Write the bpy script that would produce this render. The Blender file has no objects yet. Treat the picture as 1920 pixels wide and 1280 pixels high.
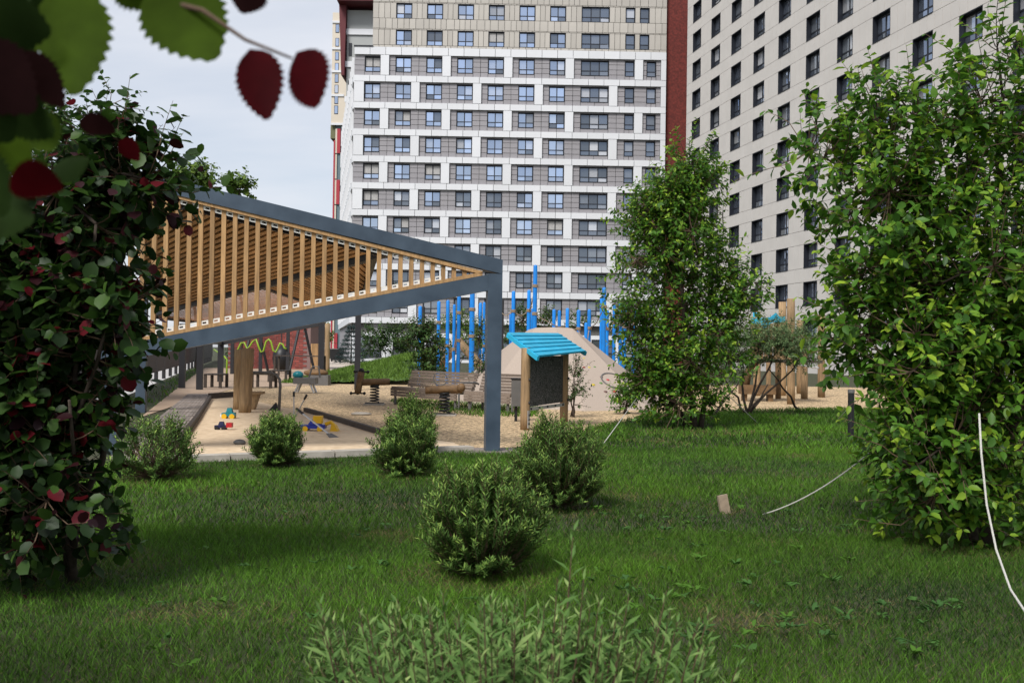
import bpy, math, random
import numpy as np
from mathutils import Vector, Matrix
random.seed(7); rng = np.random.default_rng(7)
S = bpy.context.scene; C = S.collection
R = math.radians
# ------------------------------------------------------------------ camera, sky, sun, exposure
EYE = 1.45; F = 1867.0; PITCH = 0.0091; ROLL = 0.0145
cp, sp, cr, sr = math.cos(PITCH), math.sin(PITCH), math.cos(ROLL), math.sin(ROLL)
FW = Vector((0, cp, sp)); r0 = Vector((1, 0, 0)); u0 = Vector((0, -sp, cp))
RT = r0*cr + u0*sr; UP = u0*cr - r0*sr
cam = bpy.data.cameras.new('camera'); camo = bpy.data.objects.new('camera', cam); C.objects.link(camo)
M4 = Matrix((( RT.x, UP.x, -FW.x, 0), (RT.y, UP.y, -FW.y, 0), (RT.z, UP.z, -FW.z, EYE), (0, 0, 0, 1)))
camo.matrix_world = M4
cam.sensor_width = 36; cam.lens = F/1920*36; cam.clip_start = 0.05; cam.clip_end = 4000
cam.dof.use_dof = True; cam.dof.focus_distance = 13.0; cam.dof.aperture_fstop = 7.0
S.camera = camo
S.view_settings.view_transform = 'Standard'; S.view_settings.look = 'None'
S.view_settings.exposure = 0.68; S.view_settings.gamma = 1
SUN_EL, SUN_AZ = R(47), R(207)     # azimuth clockwise from +Y : behind and a little left of the camera
W = bpy.data.worlds.new('World'); S.world = W; W.use_nodes = True
nt = W.node_tree; nt.nodes.clear()
def N(t, **k):
    n = nt.nodes.new(t)
    for a, b in k.items(): setattr(n, a, b)
    return n
out = N('ShaderNodeOutputWorld'); bg = N('ShaderNodeBackground'); sky = N('ShaderNodeTexSky')
sky.sky_type = 'NISHITA'; sky.sun_disc = False; sky.sun_elevation = SUN_EL; sky.sun_rotation = SUN_AZ
sky.air_density = 1.0; sky.dust_density = 1.5
tc = N('ShaderNodeTexCoord'); sep = N('ShaderNodeSeparateXYZ'); nt.links.new(tc.outputs['Generated'], sep.inputs[0])
zz = N('ShaderNodeMath', operation='ADD'); zz.inputs[1].default_value = 0.18; nt.links.new(sep.outputs[2], zz.inputs[0])
zm = N('ShaderNodeMath', operation='MAXIMUM'); zm.inputs[1].default_value = 0.1; nt.links.new(zz.outputs[0], zm.inputs[0])
dx = N('ShaderNodeMath', operation='DIVIDE'); nt.links.new(sep.outputs[0], dx.inputs[0]); nt.links.new(zm.outputs[0], dx.inputs[1])
dy = N('ShaderNodeMath', operation='DIVIDE'); nt.links.new(sep.outputs[1], dy.inputs[0]); nt.links.new(zm.outputs[0], dy.inputs[1])
cmb = N('ShaderNodeCombineXYZ'); nt.links.new(dx.outputs[0], cmb.inputs[0]); nt.links.new(dy.outputs[0], cmb.inputs[1])
mp = N('ShaderNodeMapping'); mp.inputs['Scale'].default_value = (0.7, 1.5, 1); mp.inputs['Rotation'].default_value = (0, 0, 0.35)
nt.links.new(cmb.outputs[0], mp.inputs[0])
nz = N('ShaderNodeTexNoise'); nz.inputs['Scale'].default_value = 1.3; nz.inputs['Detail'].default_value = 5; nz.inputs['Roughness'].default_value = 0.5
nt.links.new(mp.outputs[0], nz.inputs['Vector'])
rp = N('ShaderNodeValToRGB'); rp.color_ramp.elements[0].position = 0.3; rp.color_ramp.elements[1].position = 0.75
rp.color_ramp.elements[0].color = (.45, .45, .45, 1); rp.color_ramp.elements[1].color = (1, 1, 1, 1)
nt.links.new(nz.outputs['Fac'], rp.inputs[0])
mix = N('ShaderNodeMix', data_type='RGBA'); nt.links.new(rp.outputs[0], mix.inputs['Factor'])
nt.links.new(sky.outputs[0], mix.inputs['A']); mix.inputs['B'].default_value = (6.3, 6.5, 7.0, 1)   # thin cloud veil
bg.inputs['Strength'].default_value = 0.083
nt.links.new(mix.outputs['Result'], bg.inputs['Color']); nt.links.new(bg.outputs[0], out.inputs[0])
sd = bpy.data.lights.new('sun', 'SUN'); sd.energy = 2.4; sd.angle = R(18); sd.color = (1, .975, .94)
so = bpy.data.objects.new('sun', sd); C.objects.link(so)
sv = Vector((math.sin(SUN_AZ)*math.cos(SUN_EL), math.cos(SUN_AZ)*math.cos(SUN_EL), math.sin(SUN_EL)))
so.location = sv*50; so.rotation_euler = sv.to_track_quat('Z', 'Y').to_euler()

# ------------------------------------------------------------------ pixel -> place
def ray(px, py): return (FW + RT*((px-960)/F) + UP*(-(py-640)/F))
O = Vector((0, 0, EYE))
def P(px, py, Y): d = ray(px, py); return O + d*(Y/d.y)
def G(px, py, z=0.0):
    d = ray(px, py); t = (z-EYE)/d.z; return O + d*t
def proj(p):
    v = Vector(p)-O; f = v.dot(FW); return 960+F*v.dot(RT)/f, 640-F*v.dot(UP)/f
V = Vector
# ------------------------------------------------------------------ materials
MATS = {}
def mat(name, col, rough=.7, metal=0, noise=0, nscale=8, bump=0, spec=.4, coat=0, attr=None, trans=0, noise2=None, stretch=None, coord='Object', vary=0):
    if name in MATS: return MATS[name]
    m = bpy.data.materials.new(name); m.use_nodes = True; t = m.node_tree; b = t.nodes['Principled BSDF']
    b.inputs['Base Color'].default_value = (*col, 1); b.inputs['Roughness'].default_value = rough; b.inputs['Metallic'].default_value = metal
    b.inputs['Specular IOR Level'].default_value = spec
    if coat: b.inputs['Coat Weight'].default_value = coat
    src = None
    if attr:
        a = t.nodes.new('ShaderNodeAttribute'); a.attribute_name = attr; src = a.outputs['Color']
    if noise or bump:
        tx = t.nodes.new('ShaderNodeTexCoord'); vec = tx.outputs[coord]
        if stretch:
            mpn = t.nodes.new('ShaderNodeMapping'); mpn.inputs['Scale'].default_value = stretch; t.links.new(vec, mpn.inputs[0]); vec = mpn.outputs[0]
        n = t.nodes.new('ShaderNodeTexNoise'); n.inputs['Scale'].default_value = nscale; n.inputs['Detail'].default_value = 6; t.links.new(vec, n.inputs['Vector'])
        if noise:
            r = t.nodes.new('ShaderNodeValToRGB'); r.color_ramp.elements[0].position = .3; r.color_ramp.elements[1].position = .7
            lo = noise2 if noise2 else tuple(c*(1-noise) for c in col)
            r.color_ramp.elements[0].color = (*lo, 1); r.color_ramp.elements[1].color = (*col, 1)
            t.links.new(n.outputs['Fac'], r.inputs[0])
            if src:
                mx = t.nodes.new('ShaderNodeMix'); mx.data_type = 'RGBA'; mx.blend_type = 'MULTIPLY'; mx.inputs['Factor'].default_value = 1
                t.links.new(src, mx.inputs['A']); t.links.new(r.outputs[0], mx.inputs['B']); src = mx.outputs['Result']
            else: src = r.outputs[0]
        if bump:
            bp = t.nodes.new('ShaderNodeBump'); bp.inputs['Strength'].default_value = bump; bp.inputs['Distance'].default_value = .02
            t.links.new(n.outputs['Fac'], bp.inputs['Height']); t.links.new(bp.outputs[0], b.inputs['Normal'])
    if vary:
        oi = t.nodes.new('ShaderNodeObjectInfo'); mr = t.nodes.new('ShaderNodeMapRange'); mr.inputs['To Min'].default_value = 1-vary; mr.inputs['To Max'].default_value = 1+vary*.7
        hs = t.nodes.new('ShaderNodeHueSaturation'); t.links.new(oi.outputs['Random'], mr.inputs['Value']); t.links.new(mr.outputs[0], hs.inputs['Value'])
        if src: t.links.new(src, hs.inputs['Color'])
        else: hs.inputs['Color'].default_value = (*col, 1)
        src = hs.outputs[0]
    if src: t.links.new(src, b.inputs['Base Color'])
    if trans:
        tr = t.nodes.new('ShaderNodeBsdfTranslucent'); mxs = t.nodes.new('ShaderNodeMixShader'); mxs.inputs[0].default_value = trans
        if src: t.links.new(src, tr.inputs['Color'])
        else: tr.inputs['Color'].default_value = (*col, 1)
        o = t.nodes['Material Output']; t.links.new(b.outputs[0], mxs.inputs[1]); t.links.new(tr.outputs[0], mxs.inputs[2]); t.links.new(mxs.outputs[0], o.inputs['Surface'])
    MATS[name] = m; return m
LEAF = mat('leaf', (.06, .12, .02), .48, spec=.3, attr='tint', trans=.38)
DULL = mat('leaf_dull', (.06, .12, .03), .6, spec=.14, attr='tint', trans=.22)
BARK = mat('bark', (.075, .055, .04), .9, noise=.5, nscale=25, bump=.4)
TWIG = mat('twig', (.12, .075, .045), .85, noise=.4, nscale=30)
STEEL = mat('blue_grey_steel', (.058, .084, .115), .42, noise=.35, nscale=3.5, spec=.4, noise2=(.034, .052, .075))
DARKST = mat('dark_steel', (.02, .02, .023), .5)
WOOD = mat('larch_wood', (.46, .27, .115), .65, vary=0.28, noise=.4, nscale=5, stretch=(8, 8, .7), bump=.1)
WOODIN = mat('larch_wood_brightened', (.70, .39, .165), .7, vary=0.35, noise=.4, nscale=4, bump=.1)  # ceiling larch, colour raised to stand in for bounce light under the decks
LOG = mat('robinia_log', (.36, .235, .12), .75, vary=0.2, noise=.45, nscale=5, stretch=(6, 6, .6), bump=.25)
LOGD = mat('log_brown', (.2, .115, .05), .7, noise=.5, nscale=8, bump=.2)
GREYW = mat('weathered_bench_wood', (.24, .185, .145), .8, vary=0.25, noise=.4, nscale=6, stretch=(1, 8, 8), bump=.2)
DARKW = mat('dark_wood', (.06, .045, .035), .7, noise=.4, nscale=8)
WHITEM = mat('galvanised_bracket', (.72, .7, .64), .5)
BLUE = mat('blue_paint', (.008, .23, .72), .42, vary=0.2, noise=.18, nscale=5)
CYAN = mat('cyan_paint', (.025, .40, .62), .55, vary=0.12, noise=.25, nscale=7, bump=.1)
ROPE = mat('rope', (.38, .29, .2), .9, noise=.5, nscale=60, bump=.4)
WROPE = mat('white_rope', (.62, .6, .54), .85, noise=.4, nscale=120, bump=.5)
BLACK = mat('black_metal', (.012, .012, .013), .45)
RUB = mat('rubber_hill', (.40, .325, .265), .9, noise=.14, nscale=40, bump=.1)
CHAR = mat('grey_metal', (.13, .125, .12), .5, noise=.2, nscale=6)
# ------------------------------------------------------------------ mesh builder
class MB:
    def __init__(s): s.v = []; s.f = []
    def add(s, vs, fs):
        k = len(s.v); s.v += [tuple(x) for x in vs]; s.f += [tuple(i+k for i in q) for q in fs]; return s
    def hexa(s, c8): return s.add(c8, [(0, 3, 2, 1), (4, 5, 6, 7), (0, 1, 5, 4), (1, 2, 6, 5), (2, 3, 7, 6), (3, 0, 4, 7)])
    def box(s, a, b):
        (x0, y0, z0), (x1, y1, z1) = a, b
        return s.hexa([(x0, y0, z0), (x1, y0, z0), (x1, y1, z0), (x0, y1, z0), (x0, y0, z1), (x1, y0, z1), (x1, y1, z1), (x0, y1, z1)])
    def beam(s, p, q, w, h, side=None):
        p, q = V(p), V(q); d = (q-p).normalized()
        sd = V(side) if side else d.cross(V((0, 0, 1)))
        if sd.length < 1e-4: sd = V((1, 0, 0))
        sd = (sd - d*sd.dot(d)).normalized(); up = sd.cross(d).normalized()
        a, b = sd*(w/2), up*(h/2)
        return s.hexa([p-a-b, p+a-b, p+a+b, p-a+b, q-a-b, q+a-b, q+a+b, q-a+b])
    def tube(s, pts, rad, n=7, cap=True):
        pts = [V(p) for p in pts]; k0 = len(s.v); m = len(pts)
        if not hasattr(rad, '__len__'): rad = [rad]*m
        ref = None
        for i, p in enumerate(pts):
            d = (pts[min(i+1, m-1)]-pts[max(i-1, 0)]).normalized()
            if ref is None:
                ref = d.cross(V((0.13, 0.21, 1))); ref = ref if ref.length > .1 else d.cross(V((1, 0, 0)))
            ref = (ref-d*ref.dot(d)).normalized(); o = d.cross(ref)
            for j in range(n):
                a = 2*math.pi*j/n; s.v.append(tuple(p+(ref*math.cos(a)+o*math.sin(a))*rad[i]))
        for i in range(m-1):
            for j in range(n):
                a = k0+i*n+j; b = k0+i*n+(j+1) % n; s.f.append((a, b, b+n, a+n))
        if cap: s.f.append(tuple(k0+j for j in range(n))[::-1]); s.f.append(tuple(k0+(m-1)*n+j for j in range(n)))
        return s
    def poly(s, pts): return s.add(pts, [tuple(range(len(pts)))])
    def slab(s, pts, t):
        n = len(pts); pts = [V(p) for p in pts]; nn = (pts[1]-pts[0]).cross(pts[2]-pts[0]).normalized()*t
        k = len(s.v); s.v += [tuple(p) for p in pts]+[tuple(p-nn) for p in pts]
        s.f.append(tuple(k+i for i in range(n))); s.f.append(tuple(k+n+i for i in range(n))[::-1])
        for i in range(n): j = (i+1) % n; s.f.append((k+i, k+n+i, k+n+j, k+j))
        return s
    def ball(s, c, r, n=8, m=5, sc=(1, 1, 1)):
        c = V(c); k = len(s.v)
        for i in range(m+1):
            t = math.pi*i/m
            for j in range(n):
                a = 2*math.pi*j/n; s.v.append((c.x+r*sc[0]*math.sin(t)*math.cos(a), c.y+r*sc[1]*math.sin(t)*math.sin(a), c.z+r*sc[2]*math.cos(t)))
        for i in range(m):
            for j in range(n):
                a = k+i*n+j; b = k+i*n+(j+1) % n; s.f.append((a, a+n, b+n, b))
        return s
    def build(s, name, m, parent=None, smooth=False, loc=None):
        # vertices are world coordinates; parent is an unrotated root
        off = V((0, 0, 0))
        if parent is not None: off = wloc(parent)
        elif loc is not None: off = V(loc)
        me = bpy.data.meshes.new(name); me.from_pydata([(x-off.x, y-off.y, z-off.z) for x, y, z in s.v], [], s.f)
        me.materials.append(m)
        if smooth: me.shade_smooth()
        me.update()
        o = bpy.data.objects.new(name, me); C.objects.link(o)
        if parent is not None: o.parent = parent
        elif loc is not None: o.location = off
        return o
def wloc(o):
    p = V((0, 0, 0))
    while o is not None: p = p+o.location; o = o.parent
    return p
def tag(o, label, cat=None, group=None, kind=None):
    if label: o['label'] = label
    if cat: o['category'] = cat
    if group: o['group'] = group
    if kind: o['kind'] = kind
    return o
def empty(name, loc, label, cat, group=None, rz=0):
    o = bpy.data.objects.new(name, None); C.objects.link(o); o.location = loc; o.rotation_euler.z = rz; o.empty_display_size = .2
    return tag(o, label, cat, group)
def inst(name, me, parent, loc=(0, 0, 0), rot=None):
    o = bpy.data.objects.new(name, me); C.objects.link(o); o.parent = parent; o.location = loc
    if rot: o.rotation_euler = rot
    return o
def mesh_of(mb, name, m):
    me = bpy.data.meshes.new(name); me.from_pydata(mb.v, [], mb.f); me.materials.append(m); me.update(); return me
# fast triangle mesh with colour
def fast_mesh(name, verts, tris, cols, m, parent=None, loc=None):
    off = np.array(wloc(parent)) if parent is not None else (np.array(loc) if loc is not None else np.zeros(3))
    verts = (np.asarray(verts)-off).astype(np.float32); tris = np.asarray(tris, dtype=np.int32)
    me = bpy.data.meshes.new(name); nv, nf = len(verts), len(tris)
    me.vertices.add(nv); me.vertices.foreach_set('co', verts.ravel())
    me.loops.add(nf*3); me.loops.foreach_set('vertex_index', tris.ravel())
    me.polygons.add(nf); me.polygons.foreach_set('loop_start', np.arange(0, nf*3, 3, dtype=np.int32))
    try: me.polygons.foreach_set('loop_total', np.full(nf, 3, dtype=np.int32))
    except Exception: pass
    me.materials.append(m); me.update(calc_edges=True)
    if cols is not None:
        at = me.color_attributes.new('tint', 'FLOAT_COLOR', 'POINT')
        at.data.foreach_set('color', np.concatenate([cols, np.ones((nv, 1))], 1).astype(np.float32).ravel())
    o = bpy.data.objects.new(name, me); C.objects.link(o)
    if parent is not None: o.parent = parent
    elif loc is not None: o.location = V(loc)
    return o
# ------------------------------------------------------------------ leaves
T_BROAD = (np.array([(0, 0, 0), (.22, .40, .05), (.6, .44, .06), (1, 0, -.12), (.6, -.44, .06), (.22, -.40, .05), (.5, 0, -.02)]),
           np.array([(0, 6, 1), (1, 6, 2), (2, 6, 3), (3, 6, 4), (4, 6, 5), (5, 6, 0)]))
T_NARROW = (np.array([(0, 0, 0), (.45, .5, .03), (1, 0, -.06), (.45, -.5, .03)]), np.array([(0, 2, 1), (0, 3, 2)]))
T_BLADE = (np.array([(0, -.5, 0), (0, .5, 0), (.55, -.4, 0), (.55, .4, 0), (1, 0, 0)]), np.array([(0, 1, 3), (0, 3, 2), (2, 3, 4)]))
def norm(a): return a/np.maximum(np.linalg.norm(a, axis=-1, keepdims=True), 1e-6)
def leaves(name, Pp, D, Nn, L, Wd, col, tmpl, m, parent, bend=None):
    tv, tf = tmpl; n = len(Pp)
    D = norm(D); Sd = norm(np.cross(D, Nn)); Nn = np.cross(Sd, D)
    u, v, w = tv[:, 0], tv[:, 1], tv[:, 2]
    vs = Pp[:, None, :] + D[:, None, :]*(u[None, :, None]*L[:, None, None]) + Sd[:, None, :]*(v[None, :, None]*Wd[:, None, None]) + Nn[:, None, :]*(w[None, :, None]*L[:, None, None])
    if bend is not None: vs += bend[:, None, :]*((u**2)[None, :, None])*L[:, None, None]
    k = len(tv); fs = (tf[None]+(np.arange(n)*k)[:, None, None]).reshape(-1, 3)
    return fast_mesh(name, vs.reshape(-1, 3), fs, np.repeat(col, k, axis=0), m, parent)
def rnd_unit(n): return norm(rng.normal(size=(n, 3)))
def ell_sample(ells, n):
    w = np.array([e[2] if len(e) > 2 else e[1][0]*e[1][1]*e[1][2] for e in ells], float); w /= w.sum()
    idx = rng.choice(len(ells), n, p=w); c = np.array([e[0] for e in ells], float)[idx]; r = np.array([e[1] for e in ells], float)[idx]
    d = rnd_unit(n); rr = rng.random(n)**(1/2.2)
    return c+d*r*rr[:, None], d, rr
def plant(root, ells, nt, limbs, leafL, leafW, palette, tl=(.2, .45), nl=(7, 13), tmpl=T_BROAD, m=LEAF, up=.45, droop=.25, connect=True, twr=.004, zmin=.05, flat=.6, clump=0, cr=.25):
    """limbs: list of (points, radii); twigs fill the ellipsoids and are joined to the nearest limb point."""
    lm = MB()
    nodes = []
    for pts, rad in limbs:
        lm.tube(pts, rad, 8)
        for i in range(len(pts)-1):
            for t in (0, .33, .66): nodes.append(V(pts[i]).lerp(V(pts[i+1]), t))
        nodes.append(V(pts[-1]))
    nd = np.array([tuple(x) for x in nodes])
    B, d, rr = ell_sample(ells, nt)
    if clump:
        cc, cd, _ = ell_sample(ells, clump); sel = rng.integers(0, clump, nt); keep = rng.random(nt) < .22
        off_ = rnd_unit(nt)*(rng.random((nt, 1))**.5)*cr*(.6+.8*rng.random(clump))[sel][:, None]
        add = []
        for c_ in cc:
            q_ = nodes[int(np.argmin(((nd-c_)**2).sum(1)))]; pts_, rad_ = limb(q_, c_, twr*3.2, twr*1.4, 4, .12); lm.tube(pts_, rad_, 5); add += [tuple(x) for x in pts_[1:]]
        nd = np.concatenate([nd, np.array(add)])
        B = np.where(keep[:, None], B, cc[sel]+off_); d = np.where(keep[:, None], d, norm(cd[sel]*.5+norm(off_)))
    ok = B[:, 2] > zmin; B, d, rr = B[ok], d[ok], rr[ok]; nt = len(B)
    near = np.argmin(((B[:, None]-nd[None])**2).sum(-1), 1)
    outd = norm(B-nd[near]+d*.3); td = norm(outd*.7+np.array([0, 0, up])+rnd_unit(nt)*.45)
    LP, LD, LN, LL, LW, LC, BD = [], [], [], [], [], [], []
    c_lo, c_mid, c_hi = [np.array(c) for c in palette]
    tb = MB()
    for i in range(nt):
        ln = random.uniform(*tl); k = random.randint(*nl); b = B[i]
        ax = td[i]; s1 = norm(np.cross(ax, rnd_unit(1)[0])[None])[0]
        crv = rnd_unit(1)[0]*.15
        tt = (np.arange(k)+.6)/k; pts = b+np.outer(tt*ln, ax)+np.outer(tt**2*ln, crv)
        tb.tube([b, b+ax*ln*.5+crv*ln*.25, b+ax*ln+crv*ln], [twr, twr*.75, twr*.35], 3, cap=False)
        if connect:
            q = nd[near[i]]; mid = (q+b)/2+np.array([0, 0, -.06])*np.linalg.norm(q-b)
            tb.tube([q, mid, b], [twr*1.3, twr*1.2, twr], 3, cap=False)
        ang = np.arange(k)*2.4+random.random()*6
        s2 = np.cross(ax, s1); sd = np.outer(np.cos(ang), s1)+np.outer(np.sin(ang), s2)
        ld = norm(sd*.9+ax*.55+np.array([0, 0, -droop])+rnd_unit(k)*.3)
        LP.append(pts); LD.append(ld); LN.append(norm(np.array([0, 0, flat])+ax*.3+rnd_unit(k)*.45))
        sz = (.65+.5*rng.random(k))*(1-.35*(tt > .85))
        LL.append(sz*leafL); LW.append(sz*leafW)
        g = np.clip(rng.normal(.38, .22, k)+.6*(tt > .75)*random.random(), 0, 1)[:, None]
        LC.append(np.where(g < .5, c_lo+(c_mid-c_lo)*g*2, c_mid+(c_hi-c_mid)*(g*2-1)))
    cat = np.concatenate
    lm.build('trunk', BARK, root, smooth=True)
    tb.build('twigs', TWIG, root)
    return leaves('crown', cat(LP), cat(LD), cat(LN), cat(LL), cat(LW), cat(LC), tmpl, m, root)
def limb(a, b, r0_, r1_, k=5, wob=.08):
    a, b = V(a), V(b); L = (b-a).length
    pts = [a.lerp(b, i/k)+(V(rnd_unit(1)[0])*wob*L*.4 if 0 < i < k else V((0, 0, 0))) for i in range(k+1)]
    return pts, [r0_+(r1_-r0_)*i/k for i in range(k+1)]
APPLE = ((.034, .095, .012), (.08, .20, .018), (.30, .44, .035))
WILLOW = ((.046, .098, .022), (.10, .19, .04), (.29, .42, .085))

# ================================================================== SETTING
def sheet(name, pts, z, m, label=None, sub=None):
    b = MB(); b.poly([(p.x, p.y, z) for p in pts]); o = b.build(name, m); o['kind'] = 'structure'
    return o
LAWNG = mat('lawn_soil', (.035, .05, .016), .95, noise=.6, nscale=1.2, noise2=(.05, .042, .022), bump=.3)
sheet('ground', [V((-900, -60, 0)), V((900, -60, 0)), V((900, 1500, 0)), V((-900, 1500, 0))], 0, LAWNG)
CHIP = mat('wood_chips', (.57, .42, .25), .95, noise=.6, nscale=9, noise2=(.36, .25, .135), bump=.6)
def chipmat():
    t = CHIP.node_tree; b = t.nodes['Principled BSDF']
    tx = t.nodes.new('ShaderNodeTexCoord'); vo = t.nodes.new('ShaderNodeTexVoronoi'); vo.inputs['Scale'].default_value = 28
    t.links.new(tx.outputs['Object'], vo.inputs['Vector'])
    hs = t.nodes.new('ShaderNodeHueSaturation'); src = b.inputs['Base Color'].links[0].from_socket
    sx = t.nodes.new('ShaderNodeSeparateColor'); t.links.new(vo.outputs['Color'], sx.inputs[0])
    mr = t.nodes.new('ShaderNodeMapRange'); mr.inputs['To Min'].default_value = .25; mr.inputs['To Max'].default_value = 1.6
    t.links.new(sx.outputs[0], mr.inputs['Value']); t.links.new(mr.outputs[0], hs.inputs['Value']); t.links.new(src, hs.inputs['Color']); t.links.new(hs.outputs[0], b.inputs['Base Color'])
chipmat()
SAND = mat('sand', (.74, .58, .40), .95, noise=.35, nscale=7, bump=.8, noise2=(.55, .41, .26))
PLAZA = mat('rubber_plaza', (.40, .29, .205), .9, noise=.2, nscale=3)
PATH = mat('path_concrete', (.50, .43, .36), .9, noise=.15, nscale=2)
gp = lambda L: [G(x, y) for x, y in L]
sheet('wood_chip_bed', gp([(330, 760), (470, 800), (700, 828), (850, 838), (935, 846), (992, 834), (1160, 792), (1235, 777), (1330, 773), (1560, 768), (1760, 764), (1760, 730), (1400, 722), (1180, 724), (1000, 712), (800, 708), (700, 716), (600, 722), (440, 722), (360, 735)]), .004, CHIP)
sheet('sand_bed', gp([(240, 868), (300, 856), (366, 790), (395, 746), (445, 743), (520, 762), (600, 777), (705, 812), (850, 830), (872, 842), (560, 856)]), .009, SAND)
sheet('plaza', gp([(262, 784), (330, 760), (440, 728), (600, 722), (660, 716), (615, 702), (600, 690), (385, 690), (372, 697)]), .013, PLAZA)
sheet('path', gp([(560, 684), (612, 671), (648, 678), (700, 694), (745, 707), (860, 703), (860, 712), (700, 719), (640, 712), (615, 702)]), .017, PATH)
SLABM = mat('grey_slab', (.5, .48, .46), .85, noise=.2, nscale=3)
sheet('fence_slab', gp([(130, 800), (226, 748), (368, 686), (395, 674), (380, 672), (330, 680), (215, 712), (100, 770)]), .021, SLABM)

def in_poly(x, y, poly):
    c = np.zeros(len(x), bool); j = len(poly)-1
    for i in range(len(poly)):
        xi, yi = poly[i]; xj, yj = poly[j]
        c ^= ((yi > y) != (yj > y)) & (x < (xj-xi)*(y-yi)/(yj-yi+1e-9)+xi); j = i
    return c
def grass_patch(name, n, ymin, ymax, poly, h, wd, label, margin=1.2):
    f = rng.random(n); Y = np.sqrt(ymin**2+f*(ymax**2-ymin**2)); X = (rng.random(n)*2-1)*(Y*.52+margin)
    v = np.stack([X, Y, -EYE*np.ones(n)], 1); ff = v@np.array(FW); px = 960+F*(v@np.array(RT))/ff; py = 640-F*(v@np.array(UP))/ff
    k = in_poly(px, py, poly); X, Y = X[k], Y[k]; n = len(X)
    Pp = np.stack([X, Y, np.zeros(n)], 1)
    # patches: taller lush tufts and worn dry spots
    def field(s, o): return (np.sin(X*s+o)+np.sin(Y*s*1.3+2*o)+np.sin((X+Y)*s*.7+3*o)+np.sin((X-1.7*Y)*s*.9+o))/4
    f1 = field(1.3, 1)+.5*field(4.1, 2); f2 = field(2.3, 5)+.6*field(6.3, 1)
    dry = ((f2+.25*rng.normal(size=n)) > .8) | (rng.random(n) < .1)
    for bx_, by_, br_ in DRY:
        dd = np.hypot(X-bx_, Y-by_); dry |= (dd < br_*(.75+.5*rng.random(n))) & (rng.random(n) < .62)
    Lh = h*(.55+.7*rng.random(n))*(1+.35*np.clip(f1, -1, 1))*np.where(dry, .75, 1)
    lean = rnd_unit(n)*np.array([1, 1, 0]); D = norm(np.array([0, 0, 1])+lean*np.where(dry, 1.1, .5)[:, None])
    col = np.array([.062, .14, .014])*(1+.38*np.clip(field(.8, 4)+.5*f1, -1, 1))[:, None]*(1+.45*rng.normal(size=(n, 1)).clip(-1.4, 2.2))+np.clip(f1, -1, 1)[:, None]*np.array([.016, .03, 0])
    dc = np.array([.2, .17, .07])*(.6+.6*rng.random((n, 1)))
    col = np.where((dry & (rng.random(n) < .55))[:, None], dc, col).clip(.008, .5)
    o = leaves(name, Pp, D, rnd_unit(n)*np.array([1, 1, .2])+1e-3, Lh, wd*(.7+.6*rng.random(n)), col, T_BLADE, DULL, None, bend=lean*.35)
    return tag(o, label, 'grass', kind='stuff')
DRY = [(G(a_, b_).x, G(a_, b_).y, c_) for a_, b_, c_ in ((905, 1082, .5), (1046, 955, .5), (518, 876, .3), (757, 893, .4), (295, 902, .5), (1290, 812, .9), (1822, 1022, .6), (1362, 962, .15), (1240, 830, .5), (100, 1060, .7))]
LAWN = [(-700, 3000), (-700, 860), (225, 872), (560, 862), (872, 848), (905, 852), (955, 852), (1000, 832), (1160, 790), (1235, 776), (1330, 772), (1560, 767), (2600, 752), (2600, 3000)]
grass_patch('grass', 230000, 3.2, 8, LAWN, .056, .0032, 'dense green lawn grass in the foreground')
grass_patch('grass', 190000, 8, 15, LAWN, .066, .0056, 'green lawn grass around the clipped bushes')
grass_patch('grass', 110000, 15, 27, LAWN, .10, .014, 'green lawn grass in front of the wood chip bed')
grass_patch('grass', 60000, 20, 30, [(728, 752), (760, 748), (1010, 765), (1010, 782), (900, 782), (760, 765)], .13, .014, 'grass strip under the wooden benches')
grass_patch('grass', 40000, 36, 52, [(690, 714), (850, 706), (850, 712), (700, 721)], .12, .02, 'thin grass strip beside the path')
grass_patch('grass', 40000, 24, 60, [(226, 790), (262, 786), (375, 697), (362, 692), (226, 752)], .12, .02, 'grass strip along the dark fence')
# grassy bank right of the path
bm_ = MB(); nx, ny = 24, 10; A0 = G(655, 700); A1 = G(845, 700)
for j in range(ny+1):
    for i in range(nx+1):
        u, v = i/nx, j/ny; x = A0.x+(A1.x-A0.x)*u; y = 40+16*v
        z = 2.0*math.sin(math.pi*min(1, v*.9+.05))*(u**.9)*.72+.03*math.sin(i*2.1+j*1.7)
        bm_.v.append((x, y, max(z, -.02)))
for j in range(ny):
    for i in range(nx): a = j*(nx+1)+i; bm_.f.append((a, a+1, a+nx+2, a+nx+1))
BANK = mat('bank_grass', (.10, .19, .035), .95, noise=.5, nscale=3, bump=.6, noise2=(.07, .11, .03))
bk = bm_.build('grassy_bank', BANK, smooth=True); bk['kind'] = 'structure'
n = 22000; u = rng.random(n); v = rng.random(n); zb_ = 2.0*np.sin(np.pi*np.minimum(1, v*.9+.05))*(u**.9)*.72
leaves('grass', np.stack([A0.x+(A1.x-A0.x)*u, 40+16*v, zb_-.03], 1), np.array([0, 0, 1.])+rnd_unit(n)*.7, rnd_unit(n), .14+.14*rng.random(n), np.full(n, .03), np.array([.11, .19, .03])*(.5+.9*rng.random((n, 1))), T_BLADE, DULL, None)
g_ = C.objects[-1] if False else bpy.data.objects[[o.name for o in bpy.data.objects if o.name.startswith('grass') and not o.name.startswith('grassy')][-1]]
tag(g_, 'bright grass covering the small bank beside the path', 'grass', kind='stuff')

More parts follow.
